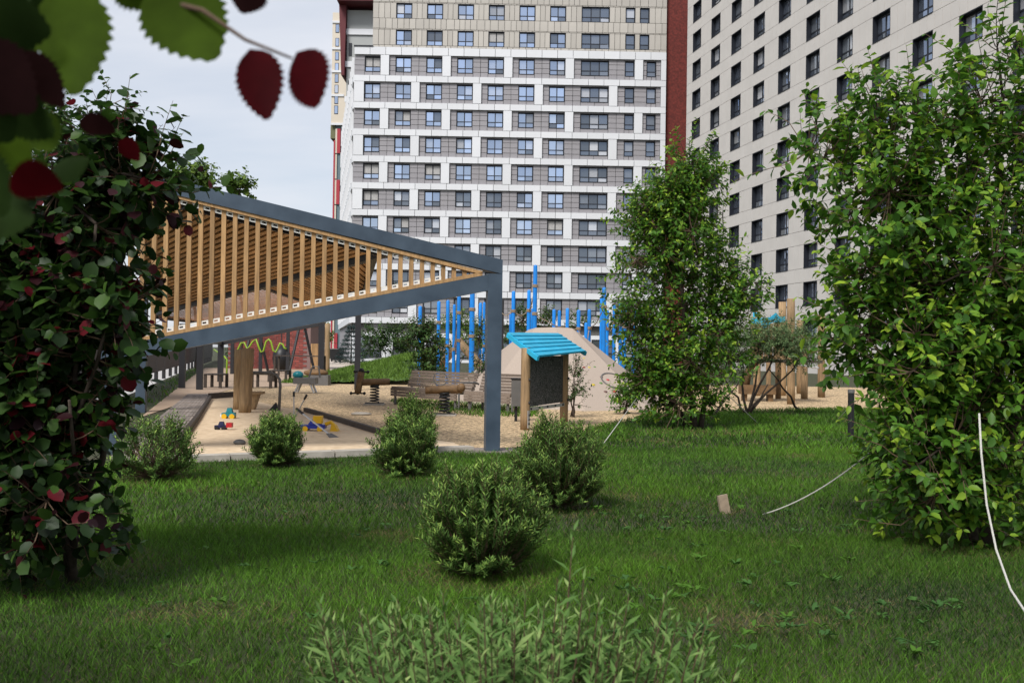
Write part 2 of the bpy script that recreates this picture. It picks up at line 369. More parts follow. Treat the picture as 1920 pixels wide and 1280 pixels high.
# kerbs and paving
CONC = mat('pale_kerb', (.46, .42, .36), .9, vary=0.15, noise=.3, nscale=6, bump=.2)
kb = empty('sandbox_kerb', G(560, 858), 'pale weathered kerb along the front edge of the sand', 'kerb')
a, b = G(215, 870), G(884, 846)
for i in range(7):
    p, q = a.lerp(b, i/7+.002), a.lerp(b, (i+1)/7-.002); MB().beam(p+V((0, 0, .03)), q+V((0, 0, .03)), .22, .1).build('kerb_block', CONC, kb)
tk = MB().beam(G(572, 772)+V((0, 0, .03)), G(712, 815)+V((0, 0, .03)), .08, .14).build('timber_edge', DARKW); tag(tk, 'dark timber board edging between the sand and wood chips', 'edging')
tk = MB().beam(G(393, 748)+V((0, 0, .06)), G(446, 744)+V((0, 0, .06)), .1, .2).build('timber_edge', DARKW); tag(tk, 'dark timber board at the far end of the sandbox', 'edging')
tk = MB().beam(G(318, 858)+V((0, 0, .05)), G(368, 790)+V((0, 0, .05)), .07, .13).beam(G(368, 790)+V((0, 0, .05)), G(394, 749)+V((0, 0, .05)), .07, .13).build('timber_edge', DARKW); tag(tk, 'dark timber board between grey paving and sand', 'edging')
PAVE = mat('grey_paving', (.30, .255, .225), .9, vary=0.2, noise=.3, nscale=5, bump=.2)
pv = empty('paving', G(300, 800), None, None); pv['kind'] = 'structure'
pl, pr = (G(222, 800), G(330, 742)), (G(345, 808), G(400, 742)); k = 0
base4 = [G(205, 862), G(312, 858), G(398, 740), G(352, 740)]
for i in range(9):
    for j in range(14):
        def uv(u, v): return base4[0].lerp(base4[1], u).lerp(base4[3].lerp(base4[2], u), v)
        e, g = .006, .006
        q = [uv(i/9+e, j/14+g), uv((i+1)/9-e, j/14+g), uv((i+1)/9-e, (j+1)/14-g), uv(i/9+e, (j+1)/14-g)]
        MB().slab([V((p.x, p.y, .034+.003*random.random())) for p in q], .05).build('paver', PAVE, pv)

# ================================================================== BUILDINGS
rows_hi = 33.3
GREYP = mat('grey_mauve_panel', (.295, .283, .297), .7, vary=0.05, noise=.06, nscale=.8)
WHITEP = mat('white_panel', (.66, .67, .69), .6, vary=0.05, noise=.05, nscale=.6)
BEIGEP = mat('beige_panel', (.47, .44, .395), .7, vary=0.09, noise=.12, nscale=.7)
BEIGE2 = mat('pale_stone_panel', (.55, .52, .485), .7, vary=0.07, noise=.09, nscale=.7)
COREM = mat('dark_joint_backing', (.10, .095, .09), .9)  # dark wall core that shows through the panel joints
FRAME = mat('anthracite_frame', (.012, .014, .02), .45)
BRICKR = mat('maroon_ribbed_brick', (.17, .028, .02), .8, noise=.55, nscale=5, bump=.5)
def glass(name, gloss, base):
    m = bpy.data.materials.new(name); m.use_nodes = True; t = m.node_tree; b = t.nodes['Principled BSDF']
    oi = t.nodes.new('ShaderNodeObjectInfo'); rp_ = t.nodes.new('ShaderNodeValToRGB'); e = rp_.color_ramp.elements
    e[0].position = 0; e[0].color = (*base, 1); e[1].position = 1; e[1].color = (.55, .55, .56, 1)
    x = e.new(.45); x.color = (*[c*1.5 for c in base], 1); x = e.new(.7); x.color = (.12, .13, .14, 1); x = e.new(.85); x.color = (.3, .3, .3, 1)
    t.links.new(oi.outputs['Random'], rp_.inputs[0]); t.links.new(rp_.outputs[0], b.inputs['Base Color']); b.inputs['Roughness'].default_value = .6
    g = t.nodes.new('ShaderNodeBsdfGlossy'); g.inputs['Roughness'].default_value = .02; g.inputs['Color'].default_value = (.62, .74, .95, 1)
    mx = t.nodes.new('ShaderNodeMixShader'); wn = t.nodes.new('ShaderNodeMath'); wn.operation = 'MULTIPLY_ADD'; fr_ = t.nodes.new('ShaderNodeMath'); fr_.operation = 'FRACT'; m7 = t.nodes.new('ShaderNodeMath'); m7.operation = 'MULTIPLY'; m7.inputs[1].default_value = 17.3; t.links.new(oi.outputs['Random'], m7.inputs[0]); t.links.new(m7.outputs[0], fr_.inputs[0]); t.links.new(fr_.outputs[0], wn.inputs[0]); wn.inputs[1].default_value = -gloss*.55; wn.inputs[2].default_value = gloss*1.12; t.links.new(wn.outputs[0], mx.inputs[0])
    t.links.new(b.outputs[0], mx.inputs[1]); t.links.new(g.outputs[0], mx.inputs[2]); t.links.new(mx.outputs[0], t.nodes['Material Output'].inputs['Surface'])
    return m
GL_HI = glass('coated_glass', .78, (.03, .035, .04)); GL_LO = glass('dark_glass', .22, (.02, .024, .025)); GL_R = glass('tinted_glass', .42, (.03, .035, .045))
def window_meshes(w, h, depth, sashes, gm, key):
    f = MB(); t = .07; y0, y1 = depth-.06, depth+.02
    f.box((-w/2, 0, -h/2), (-w/2+.05, depth, h/2)); f.box((w/2-.05, 0, -h/2), (w/2, depth, h/2))           # reveal lining
    f.box((-w/2+.05, 0, h/2-.05), (w/2-.05, depth, h/2)); f.box((-w/2+.05, -.04, -h/2), (w/2-.05, depth, -h/2+.05))
    zt = -h/2+h*.34
    f.box((-w/2+.05, y0, zt-.05), (w/2-.05, y1, zt+.05))
    for s_ in range(sashes+1):
        x = -w/2+.05+(w-.1)*s_/sashes; f.box((x-.055, y0-.004, -h/2+.05), (x+.055, y1+.004, h/2-.05))
    f.box((-w/2+.05, y0-.002, h/2-.13), (w/2-.05, y1+.002, h/2-.05)); f.box((-w/2+.05, y0-.002, -h/2+.05), (w/2-.05, y1+.002, -h/2+.12))
    fm = mesh_of(f, 'window_'+key, FRAME)
    panes = []
    for s_ in range(sashes):
        for (za, zb) in ((-h/2+.1, zt), (zt, h/2-.1)):
            p = MB(); xa = -w/2+.05+(w-.1)*s_/sashes; xb = -w/2+.05+(w-.1)*(s_+1)/sashes
            p.box((xa, depth-.03, za), (xb, depth-.015, zb)); panes.append(mesh_of(p, 'pane_'+key, gm))
    return fm, panes
ALT = {}
def put_window(root, wm, x, y, z):
    fm, panes = wm; o = inst('window', fm, root, (x, y, z))
    alt = ALT.get(fm.name.split('.')[0]); blind = random.random() < .14
    for j_, pm in enumerate(panes):
        if alt and random.random() < .13: pm = alt[0][j_]
        elif alt and blind and j_ % 2 == 1: pm = alt[1][j_]
        inst('pane', pm, o, (0, 0, 0), (R(random.uniform(-1.2, 1.2)), 0, R(random.uniform(-1.2, 1.2))))
def panel_set(root, rects, y0, y1, m, name, limit=300, gap=.022):
    """rects (x0,x1,z0,z1); the first `limit` are objects of their own."""
    cache = {}; rest = MB()
    for i, (x0, x1, z0, z1) in enumerate(rects):
        if x1-x0 < .06 or z1-z0 < .06: continue
        if i < limit:
            key = (round(x1-x0, 2), round(z1-z0, 2))
            if key not in cache: cache[key] = mesh_of(MB().box((gap, 0, gap), (key[0]-gap, y1-y0, key[1]-gap)), name, m)
            inst(name, cache[key], root, (x0, y0+random.uniform(-.006, .006), z0))
        else: rest.box((x0+gap, y0, z0+gap), (x1-gap, y1, z1-gap))
    if rest.v:
        o = inst(name, mesh_of(rest, name, m), root); o['kind'] = 'stuff'
# ---- centre block
yawc = R(1.0); c0 = P(655, 684, 111.0); c0.z = 0
cb = empty('apartment_block', c0, 'white and mauve grid apartment block with beige upper floors, facing the playground', 'building', rz=yawc)
cols = [2.04, 5.49, 8.94, 12.4, 15.85, 19.3, 22.75]; WW, WH = 1.78, 1.73; FW_ = 35.0; NR = 10
wmC = window_meshes(WW, WH, .25, 2, GL_HI, 'two_sash'); wmCd = window_meshes(WW, WH, .25, 2, GL_LO, 'two_sash_dark')
wmB = window_meshes(3.15, WH, .25, 3, GL_LO, 'loggia'); wmS = window_meshes(1.07, WH, .25, 1, GL_LO, 'narrow')
BLIND = mat('window_blind', (.42, .41, .4), .7, noise=.2, nscale=6)
ALT['window_two_sash'] = (wmCd[1], window_meshes(WW, WH, .25, 2, BLIND, 'blind')[1])
white, grey = [], []
for k in range(NR):
    zc = rows_hi-3*k; zt, zb = zc+.985, zc-1.3; typ = k % 2
    for i in range(20): white.append((FW_*i/20, FW_*(i+1)/20, zb-.715, zb))
    if k == 0:
        for i in range(20): white.append((FW_*i/20, FW_*(i+1)/20, zt, zt+.9))
    wins = [(c, WW) for c in cols]+[(26.98, 3.15), (30.9, 1.07), (33.35, 1.07)]
    piers = [(FW_-.6, FW_)]
    if typ == 0: piers += [(cols[i]+WW/2, cols[i]+WW/2+.98) for i in (0, 2, 4, 6)]+[(30.9+.535, 30.9+1.5)]
    else: piers += [(0, 1.14)]+[(cols[i]+WW/2, cols[i]+WW/2+.98) for i in (1, 3, 5)]+[(28.56, 29.54)]
    for a_, b_ in piers: white.append((a_, b_, zb, zt))
    cuts = sorted([(a_, b_) for a_, b_ in piers]+[(c-w/2, c+w/2) for c, w in wins])
    x = 0
    for a_, b_ in cuts+[(FW_, FW_)]:
        if a_-x > .1:
            n = max(1, round((a_-x)/1.0))
            for q in range(n):
                for r_ in range(4): grey.append((x+(a_-x)*q/n, x+(a_-x)*(q+1)/n, zb+(zt-zb)*r_/4, zb+(zt-zb)*(r_+1)/4))
        x = max(x, b_)
    for c, w in wins: grey.append((c-w/2, c, zb, zc-WH/2)); grey.append((c, c+w/2, zb, zc-WH/2)); grey.append((c-w/2, c+w/2, zc+WH/2, zt))
    for c in cols: put_window(cb, wmC if (k < 7 and not (k > 4 and random.random() < .35)) else wmCd, c, .25, zc)  # lower rows take darker glass in place of reflected trees
    put_window(cb, wmB, 26.98, .25, zc); put_window(cb, wmS, 30.9, .25, zc); put_window(cb, wmS, 33.35, .25, zc)
panel_set(cb, white, 0, .3, WHITEP, 'white_panel'); panel_set(cb, grey, .25, .4, GREYP, 'grey_panel')
# beige floors, set in from the left corner
bei = []; X0 = 2.0
for k in range(1, 5):
    zc = rows_hi+3*k; wins = [(c, WW) for c in cols[1:]]+[(26.98, 3.15), (30.9, 1.07), (32.5, 1.07)]
    z0_ = zc-1.3-.715 if k > 1 else rows_hi+.985+.9; z1_ = zc+WH/2
    x = X0
    for c, w in wins+[(FW_+1, 2)]:
        a_ = c-w/2; n = max(1, round((a_-x)/.62))
        for q in range(n): bei.append((x+(a_-x)*q/n, x+(a_-x)*(q+1)/n, zc-WH/2, z1_))
        x = c+w/2
    x = X0
    while x < FW_-.1:
        st = random.choice((.6, .72, .9)); bei.append((x, min(x+st, FW_), z0_, zc-WH/2)); bei.append((x, min(x+st, FW_), z1_, zc+.985)); x += st
    for c, w in wins: put_window(cb, wmC if w == WW else (wmB if w > 3 else wmS), c, .12, zc)
panel_set(cb, bei, .1, .3, BEIGEP, 'beige_panel')
def cpart(name, a_, b_, m): return inst(name, mesh_of(MB().box(a_, b_), name, m), cb)
cpart('core_wall', (.1, .56, 0), (FW_-.02, 14, rows_hi+1.8), COREM); cpart('upper_core_wall', (X0+.05, .563, rows_hi+1.81), (FW_-.03, 14, rows_hi+14), COREM)
cpart('parapet_ledge', (-.05, -.08, rows_hi+1.86), (X0+.1, .5, rows_hi+2.0), FRAME)
cpart('ground_floor_wall', (0, .1, 0), (FW_, .5, 3.25), WHITEP)
SHOP = window_meshes(2.4, 2.3, .12, 2, GL_LO, 'shopfront')
for i in range(9): put_window(cb, SHOP, 2.3+3.7*i, -.03, 1.65)
inst('maroon_stair_wall', mesh_of(MB().box((FW_+.02, .7, 0), (FW_+3.2, 6, 50)), 'maroon_stair_wall', BRICKR), cb)
# oblique side wing of the block, going back and left
sdv = V((-.2, .98, 0)); sb = V(c0)
side = MB(); L_ = 42
for k in range(NR):
    zc = rows_hi-3*k
    side.beam(sb+V((0, .35, zc-1.66)), sb+sdv*L_+V((0, .35, zc-1.66)), .3, .75)
    for q in range(14):
        p = sb+sdv*(1.5+q*3.0+(1.4 if k % 2 else 0)); side.beam(p+V((0, .3, zc-1.3)), p+V((0, .3, zc+.985)), .28, 1.0, side=(1, 0, 0))
def crot(mb, name, m):
    o = mb.build(name, m); me = o.data; inv = Matrix.Rotation(-yawc, 4, 'Z') @ Matrix.Translation(-V(c0))
    me.transform(inv); o.parent = cb; return o
crot(side, 'side_wing_frame', WHITEP)
sw = MB().hexa([sb+V((.25, .6, 0)), sb+V((4, .6, 0)), sb+sdv*L_+V((4, 0, 0)), sb+sdv*L_+V((.15, 0, 0)), sb+V((.25, .6, rows_hi+1.7)), sb+V((4, .6, rows_hi+1.7)), sb+sdv*L_+V((4, 0, rows_hi+1.7)), sb+sdv*L_+V((.15, 0, rows_hi+1.7))])
# keep the side wing's core lower at the set-back corner
crot(sw, 'side_wing_wall', GREYP)
for k in range(NR):
    zc = rows_hi-3*k
    for q in range(12):
        p = sb+sdv*(2.9+q*3.0+(1.4 if k % 2 else 0)); crot(MB().beam(p+V((.12, .3, zc-.8)), p+V((.12, .3, zc+.8)), .1, 1.5, side=(1, 0, 0)), 'window', FRAME)
# ---- grey rear block with maroon eave, seen left of the main block
gb = empty('grey_rear_block', P(642, 684, 156)*1.0, 'narrow grey block with white bands and maroon eave behind the main block', 'building'); gb.location.z = 0
gx = gb.location.x; gy = gb.location.y
GB = mat('pale_grey_panel', (.36, .37, .36), .7, noise=.08, nscale=.5)
MB().box((gx-.1, gy, 0), (gx+5, gy+8, 54.5)).build('wall', GB, gb)
for z in (13, 22, 31, 40, 45.5, 50.6): MB().box((gx-.3, gy-.25, z), (gx+5.2, gy, z+.9)).build('white_band', WHITEP, gb)
for z in range(8): MB().box((gx+.2, gy-.1, 6+z*5.9), (gx+.7, gy-.002, 8+z*5.9)).build('window', FRAME, gb)
MB().hexa([(gx-1.25, gy-3, 55), (gx+6, gy-3, 55), (gx+6, gy+8, 55), (gx-1.25, gy+8, 55), (gx-1.6, gy-3, 62), (gx+6, gy-3, 62), (gx+6, gy+8, 62), (gx-1.6, gy+8, 62)]).build('maroon_eave', mat('maroon_cladding', (.10, .012, .016), .6), gb)
MB().hexa([(gx-.75, gy-1, 44), (gx-.3, gy-1, 44), (gx-.3, gy+6, 44), (gx-.75, gy+6, 44), (gx-1.25, gy-1, 54.99), (gx-.12, gy-1, 54.99), (gx-.12, gy+6, 54.99), (gx-1.25, gy+6, 54.99)]).build('maroon_fin', MATS['maroon_cladding'], gb)
# ---- far cream tower
ft = empty('far_tower', P(612, 674, 196), 'slim cream tower with red framed lower floors far behind on the left', 'building'); ft.location.z = 0
fx, fy = ft.location.x, ft.location.y; sc_ = 196/F
CREAM = mat('cream_panel', (.62, .55, .45), .7, noise=.05, nscale=.4); REDF = mat('red_frame', (.36, .03, .045), .6); TEAL = mat('teal_panel', (.12, .17, .19), .5)
def ftz(y): return EYE+(652-y)*sc_
MB().box((fx+.15, fy, ftz(232)), (fx+9, fy+10, ftz(22))).build('upper_wall', CREAM, ft)
MB().box((fx, fy+.5, ftz(258)), (fx+.9, fy+9, ftz(232)-.02)).build('olive_soffit', mat('olive_panel', (.14, .14, .07), .7), ft)
MB().box((fx+.95, fy+.6, 0), (fx+9, fy+10, ftz(232)-.03)).build('lower_wall', TEAL, ft)
for y in (52, 78, 104, 125, 146, 166, 186, 205): 
    w_ = MB().box((fx+.75, fy-.06, ftz(y+8)), (fx+1.5, fy-.002, ftz(y-8))).build('window', FRAME, ft); MB().box((fx+.83, fy-.08, ftz(y+7)), (fx+1.42, fy-.062, ftz(y-7))).build('pane', GL_HI, w_)
for y in (40, 90, 133, 178, 232): MB().box((fx+.1, fy-.2, ftz(y+2)), (fx+2.6, fy-.003, ftz(y-2))).build('white_band', WHITEP, ft)
for i in range(9):
    y = 240+i*48; MB().box((fx+1.0, fy+.3, ftz(y+46)), (fx+1.35, fy+.595, ftz(y))).build('cream_strip', CREAM, ft)
    if i % 2 == 0:
        MB().box((fx+1.35, fy+.25, ftz(y+46)), (fx+2.0, fy+.59, ftz(y))).build('red_frame', REDF, ft)
MB().box((fx+.7, fy+.2, 0), (fx+1.0, fy+1.5, ftz(262))).build('red_pier', REDF, ft)
# ---- right block
rb0 = V((18.6-.2126*3.6, 103.6, 0)); rdir = V((.2126, -1, 0)).normalized(); ryaw = math.atan2(rdir.y, rdir.x)
rb = empty('stone_apartment_block', rb0, 'pale stone-panelled apartment block with deep dark windows on the right', 'building', rz=ryaw)
wmR = window_meshes(2.15, 1.9, .42, 2, GL_R, 'deep_reveal')
stone = []; NC, PIT = 13, 4.72; u0_ = 3.7-1.1
for k in range(-3, 11):
    zt = 34.2-3*k; zb = zt-1.9
    x = 0
    for c in range(NC+1):
        a_ = u0_+c*PIT-1.075 if c < NC else u0_+NC*PIT
        n = max(1, round((a_-x)/.85))
        for q in range(n): stone.append((x+(a_-x)*q/n, x+(a_-x)*(q+1)/n, zb, zt))
        x = a_+2.15
        if c < NC: put_window(rb, wmR, u0_+c*PIT, 0, (zt+zb)/2)
    xx = 0; off = random.choice((.5, .8, 1.0))
    while xx < u0_+NC*PIT:
        st = off if xx == 0 else .8; e = min(xx+st, u0_+NC*PIT); stone.append((xx, e, zb-1.1, zb)); xx = e
stone.sort(key=lambda r: -(r[0]-abs(r[2]-20)*.4))
panel_set(rb, stone, 0, .12, BEIGE2, 'stone_panel', gap=.014)
LR = u0_+NC*PIT
inst('core_wall', mesh_of(MB().box((.1, .46, 0), (LR-.1, 12, 44.2)), 'core_wall', COREM), rb)
inst('plinth_wall', mesh_of(MB().box((0, .05, 0), (LR, .45, 1.18)), 'plinth_wall', BEIGE2), rb)
inst('end_wall', mesh_of(MB().box((LR-.09, .05, 0), (LR+.2, 12, 44.2)), 'end_wall', BEIGE2), rb)

# ================================================================== PAVILION
FR, FL = G(922, 848), G(205, 850); ex = (FR-FL).normalized(); ey = V((-ex.y, ex.x, 0))
pv_ = empty('slatted_pavilion', FR, 'blue-grey steel pavilion with a triangular front of vertical timber slats', 'pavilion')
TLz, BLz, Rz = 3.86, 1.33, 2.73
rt = lambda p, z: V((p.x, p.y, z))
MB().beam(FR+V((0, 0, 0)), rt(FR, Rz-.2), .205, .205, side=ex).build('post', STEEL, pv_)
MB().beam(FL, rt(FL, TLz-.1), .205, .205, side=ex).build('post', STEEL, pv_)
FRx = FR+ex*.1025
MB().hexa([rt(FL-ey*.1-ex*.1, TLz-.2), rt(FRx-ey*.103, Rz-.2), rt(FRx+ey*.103, Rz-.2), rt(FL+ey*.1-ex*.1, TLz-.2),
           rt(FL-ey*.1-ex*.1, TLz), rt(FRx-ey*.103, Rz), rt(FRx+ey*.103, Rz), rt(FL+ey*.1-ex*.1, TLz)]).build('top_beam', STEEL, pv_)
FRl = FR-ex*.1035
MB().hexa([rt(FL-ey*.1+ex*.1, BLz-.1), rt(FRl-ey*.1, Rz-.44), rt(FRl+ey*.1, Rz-.44), rt(FL+ey*.1+ex*.1, BLz-.1),
           rt(FL-ey*.1+ex*.1, BLz+.11), rt(FRl-ey*.1, Rz-.215), rt(FRl+ey*.1, Rz-.215), rt(FL+ey*.1+ex*.1, BLz+.11)]).build('lower_beam', STEEL, pv_)
Lw = (FR-FL).length
def ztop(t): return TLz-.2+(Rz-TLz)*t          # underside of the top beam at fraction t from the left
def zlow(t): return BLz+.11+(Rz-.215-BLz-.11)*(t*Lw-.1)/(Lw-.2)
tn = .055; tE = .965
for zf, sgn, nm in ((ztop, -1, 'top_batten'), (zlow, 1, 'lower_batten')):
    p, q = FL.lerp(FR, .02), FL.lerp(FR, tE)
    z0a, z0b = zf(.02), zf(tE)
    MB().hexa([rt(p-ey*.08, z0a+(0.004 if sgn > 0 else -tn)), rt(q-ey*.08, z0b+(.004 if sgn > 0 else -tn)), rt(q+ey*.08, z0b+(.004 if sgn > 0 else -tn)), rt(p+ey*.08, z0a+(.004 if sgn > 0 else -tn)),
               rt(p-ey*.08, z0a+(tn if sgn > 0 else -.004)), rt(q-ey*.08, z0b+(tn if sgn > 0 else -.004)), rt(q+ey*.08, z0b+(tn if sgn > 0 else -.004)), rt(p+ey*.08, z0a+(tn if sgn > 0 else -.004))]).build(nm, WOOD, pv_)
br = MB(); 
for a_, b_ in (((-.055, -.004, 0), (.055, .004, .018)), ((-.055, -.004, .042), (.055, .004, .06)), ((-.055, -.004, .018), (-.025, .004, .042)), ((.025, -.004, .018), (.055, .004, .042))): br.box(a_, b_)
brm = mesh_of(br, 'bracket', WHITEM); ang = math.atan2(ex.y, ex.x)
sl_top = math.atan2(Rz-TLz, Lw); sl_low = math.atan2(Rz-.325-BLz, Lw)
NS = 32
for i in range(NS):
    t = .03+(.93)*(i+.5)/NS
    p = FL.lerp(FR, t); za, zb = zlow(t)+tn, ztop(t)-tn
    if zb-za > .06: MB().beam(rt(p, za), rt(p, zb), .058, .085, side=ex).build('slat', WOOD, pv_)
    t2 = t+.93/NS/2; p2 = FL.lerp(FR, t2)-ey*.03-FR
    if ztop(t2)-zlow(t2) > .28:
        inst('bracket', brm, pv_, rt(p2, zlow(t2)+tn), (0, -sl_low, ang)); inst('bracket', brm, pv_, rt(p2, ztop(t2)-tn-.06), (0, -sl_top, ang))
def ray_plane(px, py, a_, b_, c_):
    n = (b_-a_).cross(c_-a_); d = ray(px, py); return O+d*((a_-O).dot(n)/d.dot(n))
def slat_fill(poly, d, sp_, w, th, m, name, parent, ins=0):
    d = d.normalized(); n = (poly[1]-poly[0]).cross(poly[2]-poly[0]).normalized(); s_ = n.cross(d); o = poly[0]
    uv = [((p-o).dot(d), (p-o).dot(s_)) for p in poly]; v0, v1 = min(v for u, v in uv), max(v for u, v in uv); v = v0+sp_/2
    while v < v1:
        xs = []
        for i in range(len(uv)):
            (ua, va), (ub, vb) = uv[i], uv[(i+1) % len(uv)]
            if (va > v) != (vb > v): xs.append(ua+(ub-ua)*(v-va)/(vb-va))
        if len(xs) == 2 and abs(xs[0]-xs[1]) > .15:
            MB().beam(o+d*min(xs)+s_*v, o+d*max(xs)+s_*v, w, th, side=tuple(s_)).build(name, m, parent)
        v += sp_
fz = lambda px, py: ray_plane(px, py, FL+ey*.25, FR+ey*.25, FR+ey*.25+V((0, 0, 1)))
TL0 = rt(FL+ey*.2, TLz-.12); Q = fz(778, 455); B_ = P(290, 586, 27)
dA = (Q-B_)
polyA = [TL0, Q, B_, TL0.lerp(B_, .5)+V((-1.5, 0, .2))]
polyA = [TL0, Q, B_]
slat_fill(polyA, dA, .125, .07, .05, WOODIN, 'roof_slat', pv_)
nA = (Q-TL0).cross(B_-TL0).normalized(); nA = nA if nA.z > 0 else -nA
MB().slab([p+nA*.07-V((0, 0, .04)) for p in polyA], .02).build('roof_deck', DARKW, pv_)
MB().beam(B_-nA*.02, Q-nA*.02, .12, .16).build('ceiling_beam', DARKST, pv_)
V2, V3, VR = P(490, 536, 22.5), P(578, 566, 29), P(702, 474, 16.2)
V1 = B_+V((0, .1, -.1)); V4 = V1+V3-V2
slat_fill([V1, V2, V3, V4], (V2-V1), .17, .07, .015, mat('larch_wood_red', (.5, .26, .15), .7, noise=.4, nscale=4), 'roof_slat', pv_)
VS = ray_plane(684, 540, V2, VR, V3)
slat_fill([V2, VR, VS, V3], (V3-V2), .13, .085, .04, WOODIN, 'roof_slat', pv_)
nC = (VR-V2).cross(V3-V2).normalized(); nC = nC if nC.z > 0 else -nC
MB().slab([p+nC*.1 for p in (V2, VR, VS, V3)], .03).build('roof_deck', DARKW, pv_)
MB().beam(V2, V3, .1, .12).build('ceiling_beam', DARKST, pv_); MB().beam(VR, VS, .1, .2).build('edge_beam', DARKST, pv_)
MB().beam(VS, V3, .1, .12).build('edge_beam', DARKST, pv_); MB().beam(V3, V4, .1, .12).build('edge_beam', DARKST, pv_); MB().beam(V1, V4, .1, .12).build('edge_beam', DARKST, pv_)
MB().beam(fz(715, 474), fz(330, 382), .08, .1).build('inner_beam', DARKST, pv_)
for (px, py, zt, w) in ((374, 731, 2.35, .2), (669.5, 731, 3.3, .2), (264, 773, 2.6, .2), (601, 720, 2.5, .22), (413, 716, 1.75, .22), (341, 728, 2.2, .2)):
    p = G(px, py); MB().beam(p, rt(p, zt), w, w, side=ex).build('post', STEEL if px < 300 else DARKST, pv_)
p, q = G(413, 716), G(601, 720); MB().beam(rt(p, 1.6), rt(q, 2.45), .16, .22).build('rear_beam', DARKST, pv_)
MB().beam(rt(G(374, 731), 1.6)+V((0, .1, 0)), rt(G(413, 716), 1.6), .12, .16).build('rear_beam', DARKST, pv_)
p, q = G(669.5, 731), VS; MB().beam(rt(p, 3.2), q, .12, .14).build('rear_beam', DARKST, pv_)
fb = MB(); 
for s_ in (FR,): fb.slab([s_+ex*x+ey*y+V((0, 0, .03)) for x, y in ((-.42, -.28), (.36, -.28), (.36, .4), (-.42, .4))], .06)
fb.build('footing_slab', PAVE, pv_)

# ================================================================== PLAYGROUND THINGS
def log(mb, p, q, r, n=12, dome=False, taper=1.0, seed=0):
    rs = random.Random(seed); p, q = V(p), V(q); k = 6; pts = [p.lerp(q, i/k) for i in range(k+1)]; rad = [r*(1+(taper-1)*i/k)*(1+rs.uniform(-.03, .03)) for i in range(k+1)]
    if dome: 
        d = (q-p).normalized(); pts += [q+d*r*.5, q+d*r*.85]; rad += [r*.85, r*.35]
    mb.tube(pts, rad, n); return mb
def ropewrap(p, r, parent, n=3):
    m = MB()
    for i in range(n): m.tube([V((p.x+(r+.012)*math.cos(a*.5236), p.y+(r+.012)*math.sin(a*.5236), p.z+i*.035+.006*math.sin(a))) for a in range(13)], .02, 5)
    m.build('rope_binding', ROPE, parent)
def pole_set(name, label, data, D):
    root = empty(name, P(data[0][0], 700, D), label, 'climbing frame'); root.location.z = 0
    tops = []
    for i, (px, ty, w, d_, ropey) in enumerate(data):
        Y = D+d_; t = P(px, ty, Y); b = V((t.x, t.y, 0)); r = w*Y/F/2
        m = log(MB(), b, t-V((0, 0, r)), r, 10, True, seed=i); o = m.build('blue_pole', BLUE, root, smooth=True)
        if ropey: 
            for ry in ropey:
                z = P(px, ry, Y).z; ropewrap(V((b.x, b.y, z)), r, root); tops.append(V((b.x, b.y, z)))
    for i in range(len(tops)-1):
        if (tops[i]-tops[i+1]).length < 2.6:
            a_, b_ = tops[i], tops[i+1]; m = a_.lerp(b_, .5)-V((0, 0, .15)); MB().tube([a_, m, b_], .018, 5).build('rope', ROPE, root)
    return root
pc = pole_set('pole_climber', 'cluster of bright blue round-topped poles with rope bindings, behind the wooden bench', [
    (788, 573, 7, 4, [612]), (823, 564, 6.5, 0, [606, 652]), (840, 562, 6.5, -.6, [650]), (852, 570, 6, .5, [656]), (861, 545, 7, 0, [588, 640]), (886, 540, 9.5, -3, [582, 632]), (901, 567, 6.5, 3, []), (908, 566, 5, 4, [650])], 36)
log(MB(), G(815, 712)+V((0, 0, .3)), P(862, 640, 38), .16, seed=3).build('log_strut', LOG, pc, smooth=True)
log(MB(), P(905, 690, 36), P(862, 642, 38), .16, seed=4).build('log_strut', LOG, pc, smooth=True)
pole_set('pole_climber', 'long row of bright blue poles rising behind the beige rubber hill', [
    (935, 540, 7, 0, [583]), (958, 586, 6, 1, []), (963, 545, 7, 0, [585]), (992, 543, 7, 0, [584]), (998, 578, 6, 1, []), (1004, 496, 8, -1, [538, 590]), (1039, 579, 6.5, 3, []), (1049, 581, 6.5, 4, []), (1064, 577, 6.5, 2, []),
    (1085, 580, 7, 0, [618]), (1099, 604, 6.5, -1, [643]), (1105, 579, 7, 0, [617]), (1128, 556, 6, 2, []), (1133, 538, 8.5, -2, [577]), (1139, 581, 6, 0, [618]), (1152, 570, 6.5, 0, [607]), (1164, 566, 7, 1, [606]), (1172, 571, 7, -2, [614]), (1189, 580, 7, -1, [606]), (1163, 660, 9, -6, []), (1168, 668, 8, -5, [])], 36)
# rubber hill
hc = P(1052, 660, 28.5); hb = empty('rubber_hill', V((hc.x, hc.y, 0)), 'beige faceted rubber play hill with climbing holds and a dark tunnel hole', 'play hill')
hill = MB(); ringb = [(-3.6, .6), (-2.3, -2.6), (.4, -4.3), (2.15, -3.3), (3.1, -.2), (2.0, 3.0), (-1.5, 3.2)]; ringt = [(-.95, .2), (-.75, -.45), (-.2, -.6), (.28, -.5), (.48, 0), (.2, .5), (-.5, .5)]
zt_ = [2.05, 2.1, 2.12, 2.1, 2.0, 2.1, 2.1]
k = len(ringb); hill.v = [(hc.x+x, hc.y+y, -.02) for x, y in ringb]+[(hc.x+x, hc.y+y, z) for (x, y), z in zip(ringt, zt_)]
hill.f = [(i, (i+1) % k, k+(i+1) % k, k+i) for i in range(k)]+[tuple(range(k, 2*k))]
ho = hill.build('hill_body', RUB, hb)
def on_hill(px, py):
    best = None
    for i in (1, 2, 3):
        p_, n_ = on_face(px, py, i)
        if n_.dot(ray(px, py)) < 0 and (best is None or p_.y > best[0].y): best = (p_, n_)
    return best
